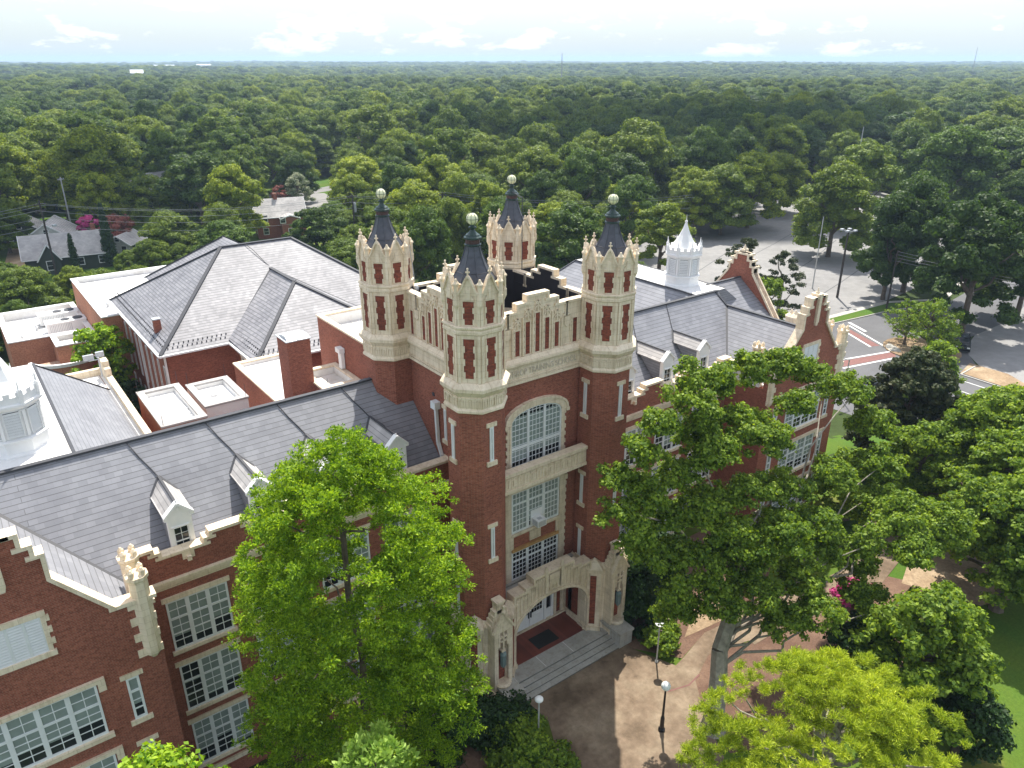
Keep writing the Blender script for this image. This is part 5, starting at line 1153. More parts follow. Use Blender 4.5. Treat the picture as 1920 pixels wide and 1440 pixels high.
oak(104.6, 44.8, 6.6, 3.8, 'wider spreading tree at the middle of the traffic island', seed=42, n=40, tr=.2, dens=10)
oak(103.2, 42.8, 5.0, 1.9, 'leafy tree beside the parked dark car', seed=43, n=26, tr=.16, dens=10)
# undergrowth
def shrub(x, y, R, H, label, mat=LF_DARK, seed=0, n=16, dens=38, size=.22, name='shrub', zz=None, g=None):
    r = random.Random(seed + 500); z = gz(x, y) if zz is None else zz
    return tree_thing(name, (x, y, z), label, 'shrub', dome(r, R, H, 0.0, n, (.36, .5)), (mat, BARK), dens, size, seed, .06, .5, 3, g, .72, .65, False, 0, None, (.6, 1.08), .03, 'stem')
shrub(18.6, 26.6, 2.0, 1.7, 'dark evergreen shrub at the foot of the left stair block', seed=1)
shrub(16.2, 27.8, 2.2, 2.2, 'dark evergreen shrub farthest left against the turret plinth', seed=2)
shrub(18.6, 24.2, 1.9, 1.5, 'broad green shrub in front of the left entrance shrubs', LF_OAK, seed=3)
shrub(19.9, 22.6, 1.1, 1.0, 'small round shrub by the plaza edge below the pale lamp post', LF_OAK, seed=4)
shrub(16.6, 22.6, 1.6, 1.3, 'low green shrub under the tall needled tree', LF_OAK, seed=5)
shrub(31.8, 29.4, 2.1, 5.8, 'tall dark holly hedge against the right turret', LF_DARK, seed=6, n=40)
shrub(34.4, 30.0, 2.3, 5.2, 'dark holly right of the tall one by the right wing', LF_DARK, seed=7, n=34)
shrub(31.6, 28.4, 1.7, 3.0, 'dark shrub beside the right stair block', LF_DARK, seed=8, n=24)
shrub(31.2, 25.7, 1.2, 1.1, 'green shrub around the white dish lamp post', LF_OAK, seed=9)
shrub(32.4, 26.2, .8, .8, 'small green shrub right of the dish lamp post', LF_OAK, seed=10)
shrub(45.4, 20.8, 1.2, 1.4, 'bright pink flowering shrub beside the path', LF_PINK, seed=12, name='flowering_shrub')
r_ = random.Random(77)
tree_thing('garden_tree', (7.7, 18.6, 0), 'pale lime green leafy treetop at the bottom edge below the tall needled tree', 'tree', dome(r_, 1.7, 3.8, 11.5, 40, (.24, .36)), (LF_LIME, BARK), 42, .26, 51, .16, .5, 8, None, None, .5, True, 0, None, (.5, 1.1), .05)
tree_thing('garden_tree', (1.2, 19.6, 0), 'leafy green treetop at the bottom left edge under the wide window', 'tree', dome(r_, 2.1, 3.6, 13.8, 34, (.24, .36)), (LF_BRIGHT, BARK), 40, .24, 52, .14, .5, 8, None, None, .6, False, 0, None, (.5, 1.1), .05)
tree_thing('garden_tree', (5.2, 18.8, 0), 'small pale green treetop at the bottom edge left of the lime one', 'tree', dome(r_, 1.3, 3, 11.4, 22, (.26, .38)), (LF_LIME, BARK), 40, .26, 53, .12, .5, 8, None, None, .5, True, 0, None, (.5, 1.1), .05)
# trees in the yards behind
oak(10.3, 84.5, 12.0, 3.4, 'yellow tipped green tree in the court beside the auditorium windows', (LF_BRIGHT, BARK), 61, .1, 20, .36, 60)
oak(10.2, 81.5, 7.0, 3.2, 'dark lower tree in the court beside the auditorium wall', (LF_DARK, BARK), 62, .05, 18, .36, 50)
EXP = [(142.6,84.2,17.8,7.9),(123.0,61.6,17.3,5.4),(130.0,61.9,19.1,6.7),(115.9,45.7,19.2,7.9),(129.2,43.6,18.6,6.4),(136.4,114.1,13.8,6.5),(142.2,111.2,14.8,7.2),(153.0,112.1,17.4,8.0),(174.2,120.0,14.7,7.5),(104.9,95.1,12.8,6.3),(111.0,108.9,15.9,5.8),(62.3,107.6,14.4,4.8),(73.3,116.4,13.6,4.3),(93.2,111.3,12.2,5.6),(98.2,144.0,13.1,6.6),(56.0,136.5,11.4,6.2),(55.2,121.0,8.5,5.1),(40.3,141.0,9.8,5.3),(34.5,155.0,10.2,5.6),(27.4,141.7,8.5,3.2),(7.5,131.1,8.6,4.5),(6.5,149.2,5.9,3.5),(24.1,142.1,7.0,2.7),(60.3,183.5,6.9,3.8),(10.2,186.9,9.1,4.9),(20.8,234.4,13.4,7.5),(14.3,143.3,3.7,1.8),(47.9,181.5,17.6,8.9),(39.6,187.7,13.1,6.6),(84.9,218.8,7.1,4.2),(32.4,208.4,21.6,9.6),(172.1,96.3,19.5,8.8),(194.6,87.4,22.1,10.7),(267.8,136.0,20.0,12.9),(236.7,93.4,19.8,13.1)]
FOR = [(80.1,76.7,9.1,3.2),(-1.3,112.2,8.3,3.5),(11.6,112.2,5.9,2.0),(5.7,112.7,5.5,2.1),(17.3,114.2,4.9,2.3),(24.5,113.3,7.6,2.6),(29.7,112.0,8.7,3.3),(11.6,116.4,5.9,2.6),(5.9,118.5,5.7,2.7),(0.8,118.8,7.7,3.5),(39.3,112.2,5.9,2.2),(28.1,115.9,4.6,2.0),(34.8,114.5,5.2,2.0),(9.4,120.5,4.5,2.2),(15.5,120.1,8.8,3.2),(20.6,119.8,5.6,2.6),(25.1,119.5,8.3,3.4),(43.3,114.5,5.8,2.5),(30.4,118.8,6.2,2.2),(5.4,123.3,6.1,2.3),(82.4,93.5,14.9,7.2),(53.7,112.6,9.6,3.5),(11.5,124.2,5.3,2.3),(41.3,117.7,4.8,2.3),(-1.0,124.8,5.0,2.0),(36.6,119.9,5.8,2.3),(22.8,123.7,6.6,2.5),(15.9,125.1,7.5,2.8),(4.1,126.7,5.1,2.1),(32.7,123.2,8.8,3.2),(28.1,124.6,6.5,2.4),(1.7,130.1,6.9,2.4),(43.0,123.1,6.3,2.3),(22.9,128.4,7.3,3.0),(39.2,124.5,6.6,2.6),(17.6,129.7,7.1,3.3),(61.7,116.0,10.8,4.5),(81.6,104.5,10.4,4.4),(30.9,130.2,7.1,2.5),(15.9,133.3,4.6,1.7),(44.7,126.7,6.9,2.5),(88.1,102.5,10.5,4.2),(35.5,131.1,6.0,2.6),(27.8,133.4,4.9,2.4),(40.0,130.7,6.0,2.6),(-0.4,137.2,7.7,3.6),(24.5,135.5,5.1,2.0),(14.8,137.4,6.3,2.8),(81.1,112.5,12.9,5.2),(21.0,137.3,4.9,2.1),(43.6,132.0,5.3,2.1),(35.8,135.0,6.9,2.5),(29.4,136.6,5.7,2.4),(59.6,127.4,9.4,4.2),(3.5,141.0,8.3,3.3),(67.3,127.2,11.7,5.5),(32.9,140.9,5.2,2.0),(83.4,119.6,9.5,4.0),(77.4,124.4,12.7,4.3),(1.2,147.8,5.6,2.2),(33.2,145.1,6.3,2.4),(89.1,123.0,11.8,4.3),(31.3,149.0,6.3,2.6),(37.7,147.5,5.6,2.6),(95.2,118.9,9.3,3.4),(69.0,136.6,10.4,4.5),(103.4,113.0,9.6,3.8),(82.4,129.1,10.6,4.2),(45.0,146.7,5.2,2.0),(41.9,149.8,6.5,3.0),(3.9,155.7,5.7,2.8),(101.1,119.1,9.5,4.1),(96.3,124.8,9.6,3.5),(64.6,144.1,9.1,4.1),(1.1,158.5,4.6,2.2),(91.0,129.9,13.7,5.1),(78.4,138.7,13.5,6.6),(5.8,161.5,5.4,1.9),(111.0,117.5,9.1,4.1),(71.6,145.9,11.5,5.3),(87.7,137.2,14.7,5.0),(106.8,123.9,11.1,5.5),(2.6,163.9,6.8,3.3),(45.2,158.3,9.9,4.3),(66.1,151.0,9.6,3.8),(39.7,160.4,6.6,2.9),(99.0,133.0,11.0,4.7),(33.7,162.5,4.5,1.8),(82.1,145.7,9.1,3.7),(5.1,169.0,4.6,2.1),(42.7,163.7,4.9,2.0),(88.8,144.9,10.1,4.1),(35.8,166.2,6.1,2.9),(119.2,121.2,11.6,5.2),(107.3,133.0,14.0,5.6),(50.3,165.6,15.9,6.2),(74.0,158.6,13.7,5.2),(117.0,130.7,18.8,6.9),(84.5,156.2,15.2,6.0),(112.6,142.3,18.5,7.9),(94.8,155.4,15.8,7.0),(1.5,182.6,18.9,7.7),(131.0,132.5,16.7,8.2),(123.6,141.6,17.7,6.6),(143.8,123.4,14.5,5.4),(104.6,159.1,13.5,5.2),(112.2,154.1,14.8,5.9),(83.2,172.7,15.7,7.6),(94.2,168.2,13.0,6.5),(29.4,192.1,14.0,5.1),(187.9,60.5,17.8,6.5),(5.7,198.6,21.6,10.1),(127.5,152.6,13.4,6.1),(154.5,126.2,19.3,7.8),(143.3,139.8,21.9,9.8),(120.8,160.1,17.8,6.5),(49.0,194.9,14.7,5.1),(106.8,170.9,21.9,9.4),(86.5,183.4,14.8,5.1),(191.0,70.5,14.1,5.5),(59.0,194.9,16.3,6.9),(96.3,180.8,14.1,5.8),(139.0,152.3,19.8,7.4),(155.5,140.6,16.1,6.2),(52.9,204.1,13.1,6.3),(120.3,175.2,18.4,7.8),(201.9,67.8,18.8,8.1),(130.3,169.2,13.9,4.8),(12.6,213.3,21.3,10.0),(151.9,152.1,16.8,7.7),(138.9,164.1,13.1,5.4),(66.3,204.6,17.5,6.0),(165.7,137.9,19.7,7.1),(100.7,190.7,17.0,6.3),(91.4,195.4,13.0,5.8),(116.3,186.4,14.6,6.8),(57.2,213.5,13.4,5.9),(25.9,220.5,16.8,6.2),(127.8,181.7,14.1,4.9),(163.8,150.4,14.5,6.1),(109.1,194.6,16.7,5.9),(148.4,167.5,14.5,5.3),(154.8,162.2,13.4,5.4),(95.9,203.9,13.5,5.9),(37.7,222.3,16.6,7.7),(81.8,210.9,13.2,5.6),(141.8,176.8,19.7,7.8),(181.1,138.2,18.7,6.6),(3.5,228.7,22.5,10.1),(163.5,160.7,13.6,6.0),(134.3,185.9,13.3,5.1),(69.0,219.0,19.4,8.5),(216.5,78.5,17.7,8.6),(173.7,151.2,14.2,5.3),(212.0,92.5,16.8,6.1),(52.7,225.9,19.1,6.7),(122.6,199.5,16.5,6.9),(112.2,206.3,17.9,6.6),(156.3,175.6,20.0,6.9),(183.9,147.7,15.0,5.2),(33.4,234.2,17.6,6.2),(150.5,183.6,15.8,5.6),(133.1,197.3,17.7,7.0),(179.3,159.3,15.8,7.0),(192.6,143.9,15.7,6.7),(103.4,218.6,13.7,6.1),(221.4,100.0,15.4,5.8),(231.9,74.6,19.2,7.8),(173.8,171.5,19.0,6.6),(28.7,242.6,14.4,5.3),(7.7,244.4,14.6,6.8),(83.0,230.8,15.1,6.5),(44.7,241.5,17.2,8.1),(122.1,213.5,16.6,7.3),(150.7,194.9,20.9,7.4),(191.5,156.0,19.0,6.6),(204.5,139.8,20.4,9.6),(69.8,238.0,21.2,10.6),(19.7,248.5,17.7,8.6),(215.3,127.5,17.8,6.9),(56.6,243.7,15.7,7.6),(223.8,112.3,19.5,7.8),(165.8,188.4,14.2,5.7),(187.3,167.2,14.7,5.5),(133.9,213.1,22.0,7.9),(92.3,235.0,16.0,6.3),(114.5,226.4,23.0,11.1),(200.6,155.4,13.2,4.5),(144.9,209.4,14.0,5.9),(9.4,255.1,13.7,4.7),(38.4,252.8,16.8,6.9),(177.9,184.4,18.0,8.8),(161.2,200.1,17.7,6.7),(191.3,176.2,16.6,7.1),(66.3,251.7,17.2,7.6),(247.7,80.2,16.5,7.9),(220.2,138.9,13.7,5.4),(50.6,255.8,15.4,5.9),(229.3,128.9,14.9,6.2),(172.2,198.9,14.4,5.0),(29.0,262.7,20.5,9.6),(216.6,151.6,20.2,8.7),(205.0,167.3,17.2,6.4),(93.6,247.6,19.5,6.8),(80.6,252.5,21.4,9.9),(127.5,232.5,14.6,5.0),(243.3,105.7,13.0,4.7),(237.1,119.5,16.0,7.2),(155.0,216.2,21.2,8.7),(136.2,229.1,16.9,6.1),(120.2,239.1,14.5,7.2),(12.1,267.5,14.4,5.1),(166.3,210.4,15.6,6.2),(199.3,181.2,13.6,4.7),(56.3,264.9,18.0,6.4),(148.1,227.1,22.7,7.9),(183.7,200.0,13.8,4.7),(256.7,92.4,21.5,9.5),(234.5,139.6,13.3,5.1),(70.8,264.2,18.2,7.5),(248.4,117.0,16.8,6.9),(229.9,150.3,17.4,8.0),(221.1,164.1,21.6,8.6),(213.4,174.9,22.5,7.8),(177.2,211.6,18.3,6.4),(193.8,197.6,21.2,8.2),(41.7,273.9,21.9,10.2),(13.1,277.1,14.8,6.6),(202.9,190.1,14.7,6.3),(23.3,277.4,13.5,6.2),(135.0,243.6,22.0,9.9),(81.9,266.2,13.3,6.4),(97.1,261.2,20.3,7.7),(169.6,221.8,19.1,7.5),(157.9,232.0,16.1,5.9),(246.3,136.4,17.7,7.5),(150.2,238.3,16.2,6.0),(56.0,276.6,18.5,8.1),(212.2,186.4,13.1,5.1),(261.2,108.6,20.5,8.0),(124.2,254.9,16.4,7.4),(253.6,128.0,18.7,6.4),(233.3,163.3,14.0,6.1),(270.7,88.7,14.4,6.3)]
DMAX = 285
# ------------------------------------------------------------------ woodland: one prototype crown per kind, copied
PROT = []
for k in range(7):
    r = random.Random(900 + k); Rr = 6.5; Hh = 16
    if k == 6: cl = dome(r, Rr * .8, Hh * .9, Hh * .08, 60, (.18, .28))
    else: cl = dome(r, Rr, Hh * .84, Hh * .16, (52, 62, 46, 70, 56, 64)[k], ((.2, .34), (.17, .28), (.24, .38), (.16, .26), (.2, .3), (.18, .32))[k])
    me = leaf_mesh('crown', cl, 17, .38, LF_FOR, 40 + k, .75, .35, 0, .8, (.7, 1.1)); PROT.append(me)
tm = MB(); tm.loft(0, 0, [(.55, -.5), (.42, .6), (.36, 3), (.26, 7)], 7, 0); rr_ = random.Random(8)
for q in range(5):
    a = q * 1.3; limb(tm, (0, 0, 4 + q * .6), (3.4 * math.cos(a), 3.4 * math.sin(a), 8.5 + q * .5), .2, .06, rr_, 4)
_t = tm.build('trunk', BARK); TRUNK = _t.data; bpy.data.objects.remove(_t)
KIND = ['rounded', 'fine leaved', 'broad heavy', 'many lobed', 'domed', 'uneven', 'taller narrow']
def zone(x, y):
    a = math.degrees(math.atan2(y, x)); d = math.hypot(x, y)
    if a > 79: return 'above the cottages at far left'
    if a > 71: return 'beyond the auditorium roof on the left'
    if a > 64: return 'behind the front part of the auditorium ridge'
    if a > 58: return 'behind the rear left turret'
    if a > 52: return 'behind the rear turret'
    if a > 45: return 'beyond the right front turret'
    if a > 38: return 'behind the white cupola'
    if a > 30: return 'beyond the parking lot'
    return 'at the right edge past the street'
def forest_tree(x, y, H, R, k, rz, extra=None, z=0):
    d = math.hypot(x, y); row = 'near rows' if d < 150 else 'middle rows' if d < 215 else 'farther rows'
    size = 'small ' if H < 9 else 'tall ' if H > 18 else ''
    lab = extra or f'{size}{KIND[k]} tree, {row}, {zone(x, y)}'
    E_ = empty('broadleaf_tree', (x, y, z), lab, 'tree', None if extra else 'woodland trees around the campus', rz); E_.scale = (R / 6.5, R / 6.5, H / 16)
    o = bpy.data.objects.new('crown', PROT[k]); COL.objects.link(o); o.parent = E_
    o = bpy.data.objects.new('trunk', TRUNK); COL.objects.link(o); o.parent = E_
EXL = ['dark round tree standing alone on the paving of the parking lot', 'tall tree at the kerb corner of the parking lot', 'large tree right behind the kerb corner tree', 'very broad tree overhanging the street at the right', 'tall tree at the right frame edge above the street', 'tree at the back left edge of the parking lot', 'second tree along the back edge of the parking lot', 'big tree in the row along the back of the parking lot', 'farthest tree in the row behind the parking lot', 'broad dark tree directly left of the white cupola spire', 'dark tree between the front right turret and the cupola']
r_ = random.Random(5)
for i, (x, y, H, R) in enumerate(EXP): forest_tree(x, y, H, R, i % 6, r_.uniform(0, 6.28), EXL[i] if i < len(EXL) else None)
for i, (x, y, H, R) in enumerate(FOR): forest_tree(x, y, H, R, r_.randrange(7), r_.uniform(0, 6.28))
# the far woods, past counting: one object
pts = []; rf = random.Random(6); r0 = DMAX - 4; d = r0
psi_ = PSI
while d < 5200:
    sp = 12.5 + max(0, d - 300) * .0080; n = int(1.5 * d / sp); 
    for i in range(n):
        if rf.random() < .06: continue
        a = psi_ + (i + rf.random()) / n * 1.5 - .75; dd = d + rf.uniform(-.5, .5) * sp
        pts.append((dd * math.cos(a), dd * math.sin(a), sp, rf.randrange(7), rf.uniform(0, 6.28)))
    d += sp * .82
me = bpy.data.meshes.new('far_woods'); me.vertices.add(len(pts))
def hz(x, y):
    d = math.hypot(x, y)
    return 0 if d < 500 else (math.sin(x * .0042 + 1) + math.sin(y * .0037 + x * .0016)) * 3.2 * min(1, (d - 500) / 600) - 2 - (d - 500) * .0022
me.vertices.foreach_set('co', np.array([(p[0], p[1], hz(p[0], p[1])) for p in pts], np.float32).reshape(-1))
a_ = me.attributes.new('kind_i', 'INT', 'POINT'); a_.data.foreach_set('value', [p[3] for p in pts])
a_ = me.attributes.new('turn', 'FLOAT_VECTOR', 'POINT'); a_.data.foreach_set('vector', np.array([(0, 0, p[4]) for p in pts], np.float32).reshape(-1))
sc_ = []
for p in pts:
    s1 = p[2] * .60 / 6.5 * rf.uniform(.75, 1.4); s2 = rf.uniform(.75, 1.4) * (1 + (p[2] - 12.5) * .012); sc_.append((s1, s1, s2))
a_ = me.attributes.new('size', 'FLOAT_VECTOR', 'POINT'); a_.data.foreach_set('vector', np.array(sc_, np.float32).reshape(-1))
fo = bpy.data.objects.new('far_woods', me); COL.objects.link(fo); tag(fo, 'unbroken woodland reaching to the hazy horizon', 'woodland', None, 'stuff')
pc = bpy.data.collections.new('crown_kinds')
for k, m_ in enumerate(PROT): pc.objects.link(bpy.data.objects.new('crown_kind_%d' % k, m_))
ng = bpy.data.node_groups.new('scatter', 'GeometryNodeTree'); ng.interface.new_socket('Geometry', in_out='INPUT', socket_type='NodeSocketGeometry'); ng.interface.new_socket('Geometry', in_out='OUTPUT', socket_type='NodeSocketGeometry')
gi = ng.nodes.new('NodeGroupInput'); go = ng.nodes.new('NodeGroupOutput'); ip = ng.nodes.new('GeometryNodeInstanceOnPoints'); ci = ng.nodes.new('GeometryNodeCollectionInfo')
ci.inputs['Collection'].default_value = pc; ci.inputs['Separate Children'].default_value = True; ci.inputs['Reset Children'].default_value = True
def na(name, ty):
    n = ng.nodes.new('GeometryNodeInputNamedAttribute'); n.data_type = ty; n.inputs['Name'].default_value = name; return [o for o in n.outputs if o.enabled and o.name == 'Attribute'][0]
ng.links.new(gi.outputs[0], ip.inputs['Points']); ng.links.new(ci.outputs[0], ip.inputs['Instance']); ip.inputs['Pick Instance'].default_value = True
ng.links.new(na('kind_i', 'INT'), ip.inputs['Instance Index']); ng.links.new(na('turn', 'FLOAT_VECTOR'), ip.inputs['Rotation']); ng.links.new(na('size', 'FLOAT_VECTOR'), ip.inputs['Scale'])
ng.links.new(ip.outputs[0], go.inputs[0]); md = fo.modifiers.new('scatter', 'NODES'); md.node_group = ng
# special trees
def special(name, x, y, H, R, mat, lab, seed, k=40, zf=.15, rc=(.2, .3), sz=.45):
    r = random.Random(seed); tree_thing(name, (x, y, 0), lab, 'tree', dome(r, R, H * (1 - zf), H * zf, k, rc), (mat, BARK), 10, sz, seed, .15, .5, 6, None, .7)
special('crape_myrtle', 28.5, 176.0, 7.5, 4.2, LF_RED, 'wide rust and rose flowering tree behind the left grey cottage', 71)
special('crape_myrtle', 24.9, 183.0, 6.4, 2.9, LF_PINK, 'deep pink flowering tree beside the rust one behind the cottage', 72, 26)
special('flowering_tree', 78.5, 201.4, 9.0, 3.9, LF_CREAM, 'round tree topped with cream blossom above the sunlit drive', 73)
special('flowering_tree', 74.5, 203.3, 6.0, 3.0, LF_RED, 'small red leaved tree left of the cream blossom tree', 74, 24)
for (x, y, H, R, lab, sd) in ((24.8, 163.0, 12.0, 1.5, 'tall dark columnar cypress beside the cottage end', 75), (18.0, 157.6, 8.0, .95, 'slim dark columnar cypress in front of the cottage', 76), (62.0, 205.0, 12.0, 2.2, 'dark conical cypress left of the brick house', 77)):
    r = random.Random(sd); cl = []
    for q in range(46): t = q / 46; a = q * 2.4; rr = R * (1 - t) ** .7 * .6; cl.append((rr * math.cos(a), rr * math.sin(a), .5 + t * (H - .6), R * (.5 - .32 * t) + .12, 1.2))
    tree_thing('columnar_cypress', (x, y, 0), lab, 'tree', cl, (LF_DARK, BARK), 22, .3, sd, .12, .7, 2, None, .7)
# ------------------------------------------------------------------ houses
WALLG = mat_plain('green_grey_wall', (.05, .065, .05), .8); WALLB = mat_plain('blue_grey_siding', (.10, .13, .19), .7); WALLW = mat_plain('white_siding', (.6, .6, .58), .7)
def house(name, x, y, rz, W, D, hw, hr, label, wall, roof=SHINGLE, wing=None, chim=None, gable_win=True, lower=None):
    R = empty(name, (x, y, 0), label, 'house', None, rz); s = MB()
    s.box(-W / 2, W / 2, -D / 2, D / 2, -.3, hw); s.prism_x([(-D / 2, hw), (D / 2, hw), (0, hr - .12)], -W / 2, W / 2)
    if wing: wx, ww, wd, wh = wing; s.box(wx - ww / 2, wx + ww / 2, -D / 2 - wd, -D / 2, -.3, hw * .95); s.prism_y([(wx - ww / 2, hw * .95), (wx + ww / 2, hw * .95), (wx, wh - .1)], -D / 2 - wd, -D / 2)
    s.build('wall', wall, R); s = MB(); e = .45; k = (hr - hw) / (D / 2)
    for sy in (-1, 1):
        s.add([(-W / 2 - e, sy * (D / 2 + e), hw - k * e), (W / 2 + e, sy * (D / 2 + e), hw - k * e), (W / 2 + e, 0, hr), (-W / 2 - e, 0, hr)], [(0, 1, 2, 3)]); s.add([(-W / 2 - e, sy * (D / 2 + e), hw - k * e - .15), (W / 2 + e, sy * (D / 2 + e), hw - k * e - .15), (W / 2 + e, 0, hr - .15), (-W / 2 - e, 0, hr - .15)], [(3, 2, 1, 0)])
    if wing:
        k2 = (wh - hw * .95) / (ww / 2)
        for sx in (-1, 1): s.add([(wx + sx * (ww / 2 + .3), -D / 2 - wd - .35, hw * .95 - k2 * .3), (wx, -D / 2 - wd - .35, wh), (wx, 0, wh), (wx + sx * (ww / 2 + .3), -D / 4, hw * .95 - k2 * .3)], [(0, 1, 2, 3)])
    ro = s.build('roof', roof, R)
    if chim: s = MB(); cx_, cy_ = chim; s.box(cx_ - .4, cx_ + .4, cy_ - .35, cy_ + .35, hw, hr + 1.1); s.build('chimney', BRICK, ro)
    s = MB()
    for sx in (-1, 1):
        for sy in (-1, 1): s.beam((sx * (W / 2 + e), sy * (D / 2 + e), hw - k * e - .02), (sx * (W / 2 + e), 0, hr - .02), .08, .22)
        s.beam((-W / 2 - e, sx * (D / 2 + e), hw - k * e - .05), (W / 2 + e, sx * (D / 2 + e), hw - k * e - .05), .1, .14)
    if wing:
        for sx in (-1, 1): s.beam((wx + sx * (ww / 2 + .3), -D / 2 - wd - .36, hw * .95 - k2 * .3 + .02), (wx, -D / 2 - wd - .36, wh + .02), .1, .22)
    s.build('trim', WHITE, R)
    def win(a, b, z, w_, h_, side):
        f = MB(); g = MB(); loc = {'f': ((a, -D / 2 - .02 - (wing[2] if wing and abs(a - wing[0]) < wing[1] / 2 else 0), z), 0), 'l': ((-W / 2 - .02, a, z), -PI / 2)}[side]
        f.box(-w_ / 2 - .12, w_ / 2 + .12, -.05, .0, -.1, h_ + .12); g.box(-w_ / 2, w_ / 2, -.07, -.05, .05, h_ / 2 - .03); g.box(-w_ / 2, w_ / 2, -.07, -.05, h_ / 2 + .03, h_)
        o = f.build('window', WHITE, R); o.location = loc[0]; o.rotation_euler = (0, 0, loc[1]); g.build('pane', GLASS_D, o)
    n = int(W // 3.2)
    for q in range(n):
        xx = -W / 2 + (q + .5) * W / n
        if not (wing and abs(xx - wing[0]) < wing[1] / 2 + .6): win(xx, 0, 1.0, 1.0, 1.3, 'f')
        if hw > 4.5: win(xx, 0, 3.8, 1.0, 1.3, 'f')
    if wing: win(wing[0], 0, .9, 1.1, 1.6, 'f')
    for yy in (-D / 4, D / 4): win(yy, 0, 1.0, .9, 1.3, 'l')
    if hw > 4.5: win(-D / 4, 0, 3.8, .9, 1.3, 'l'); win(D / 4, 0, 3.8, .9, 1.3, 'l')
    if gable_win: win(0, 0, hw + .4, .8, 1.0, 'l')
    return R
house('cottage', 18.4, 167.5, -.12, 14.5, 8.0, 3.2, 6.6, 'low cottage with wide pale grey roof and small front gable at far left', WALLG, SHINGLE, (-3.2, 3.4, 1.4, 5.6), (5.0, .3))
house('cottage', 18.6, 189, 1.25, 10, 8, 3.0, 5.6, 'pale roofed outbuilding just behind the grey cottage', WALLW)
house('cottage', 14.0, 199, 1.4, 9, 8, 3.0, 5.4, 'small cream roofed house at the far left edge of the drive', WALLG)
house('brick_house', 62.0, 171.5, -.25, 10.5, 7.5, 5.0, 8.2, 'two storey brick and white house with grey roof beyond the auditorium ridge', BRICK, SHINGLE, (1.6, 3.8, 3.0, 5.4), (-.5, 0))
house('garden_shed', 29.6, 172, .9, 6.5, 4.5, 2.8, 4.4, 'small grey roofed shed right of the columnar cypress', WALLW)
house('blue_house', 178, 175, -.2, 15, 10, 7.0, 12.6, 'blue grey gabled house among trees right of the rear turret', WALLB, SLATE, (-4.5, 6.5, 2.5, 12.0))
house('distant_house', 46.0, 222, .3, 13, 9, 5, 9.5, 'grey gabled house half hidden in trees left of the dead tree', WALLG)
house('distant_house', 115, 272, .7, 13, 10, 6, 12.5, 'white gabled house peeking through the far trees above the clearing', WALLW, SLATE)
# ------------------------------------------------------------------ poles and wires
def pole(x, y, H, label, arms=(), rz=0, mat=WOODP, r=.16, extra=None, name='utility_pole'):
    R = empty(name, (x, y, 0), label, 'utility pole', None, rz); s = MB(); s.loft(0, 0, [(r * 1.25, 0), (r * .8, H)], 8, 0); s.build('pole', mat, R)
    s = MB()
    for z, w_ in arms:
        s.box(-w_ / 2, w_ / 2, -.06, .06, z - .07, z + .07)
        for q in range(4): s.loft(-w_ / 2 + .12 + q * (w_ - .24) / 3, 0, [(.05, z + .07), (.07, z + .2), (.03, z + .3)], 6, 0)
    if arms: s.build('crossarm', mat, R)
    if extra == 'transformer': s = MB(); s.loft(.45, 0, [(.28, H * .72), (.3, H * .74), (.3, H * .85), (.22, H * .87)], 10, 0); s.build('transformer', GALV, R)
    if extra == 'lamp': s = MB(); s.tube((0, 0, H * .6), (1.6, 0, H * .66), .05); s.box(1.5, 2.3, -.18, .18, H * .655, H * .68); s.build('street_light_arm', GALV, R)
    if extra == 'cluster':
        s = MB()
        for q in range(4): a = q * PI / 2 + .4; s.tube((0, 0, H - .5), (1.0 * math.cos(a), 1.0 * math.sin(a), H - .1), .05); s.box(1.0 * math.cos(a) - .3, 1.0 * math.cos(a) + .3, 1.0 * math.sin(a) - .25, 1.0 * math.sin(a) + .25, H - .25, H)
        s.build('lamp_cluster', GALV, R)
    return R
P1 = (14.7, 158.0); P2 = (23.5, 198.0)
pole(P1[0], P1[1], 14.2, 'dark wooden utility pole in front of the grey cottage roof', ((13.5, 2.4), (12.4, 2.0)), .6, extra='lamp')
pole(P2[0], P2[1], 13, 'thin pale pole behind the cottage with wires to the trees', ((12.5, 1.6),), .6, mat=POSTW)
pole(66, 141, 12.5, 'utility pole with transformer in the trees left of the left turret', ((12, 2.4), (11, 2)), .3, extra='transformer')
pole(83, 135, 12.0, 'utility pole between the left turrets with street lamp', ((11.6, 2.2),), .3, extra='lamp')
pole(118.0, 66.8, 11.5, 'dark tall light pole with lamp cluster in the parking lot', (), 0, WOODP, .17, 'cluster', 'light_pole')
pole(119.5, 72.5, 12.5, 'thin pale pole beside the dark lamp cluster pole', ((9.4, 1.8),), .5, POSTW, .09)
pole(118.8, 58.6, 9.5, 'brown utility pole on the grass verge by the street', (), 0, WOODP, .13)
pole(207, 118, 20, 'thin pole rising among trees past the lone parking lot tree', (), 0, POSTW, .12)
mb = MB(); mb.loft(0, 0, [(.16, 0), (.16, 4.6)], 8, 0); R = empty('banner_pole', (116.5, 87.0, 0), 'turquoise banner post standing in the parking lot', 'post'); mb.build('post', mat_plain('turquoise_paint', (.12, .42, .46), .5), R)
mb = MB(); mb.box(-.05, .05, .1, .6, 1.2, 4.4); mb.build('banner', mat_plain('turquoise_banner', (.15, .5, .54), .6), R); mb = MB(); mb.sphere((0, 0, 4.85), .26, 10, 8); mb.build('lamp_globe', GLOBE_M, R)
def wire(label, p, q, sag=1.5, r=.022, n=14):
    s = MB(); p = Vector(p); q = Vector(q); pr = p
    for i in range(1, n + 1):
        t = i / n; c = p.lerp(q, t); c.z -= sag * 4 * t * (1 - t); s.tube(pr, c, r, None, 4); pr = c
    o = s.build('overhead_wire', WIRE); return tag(o, label, 'wire', 'overhead wires behind the hall')
wk = 0
LB = ['topmost', 'second', 'third', 'fourth', 'lowest']
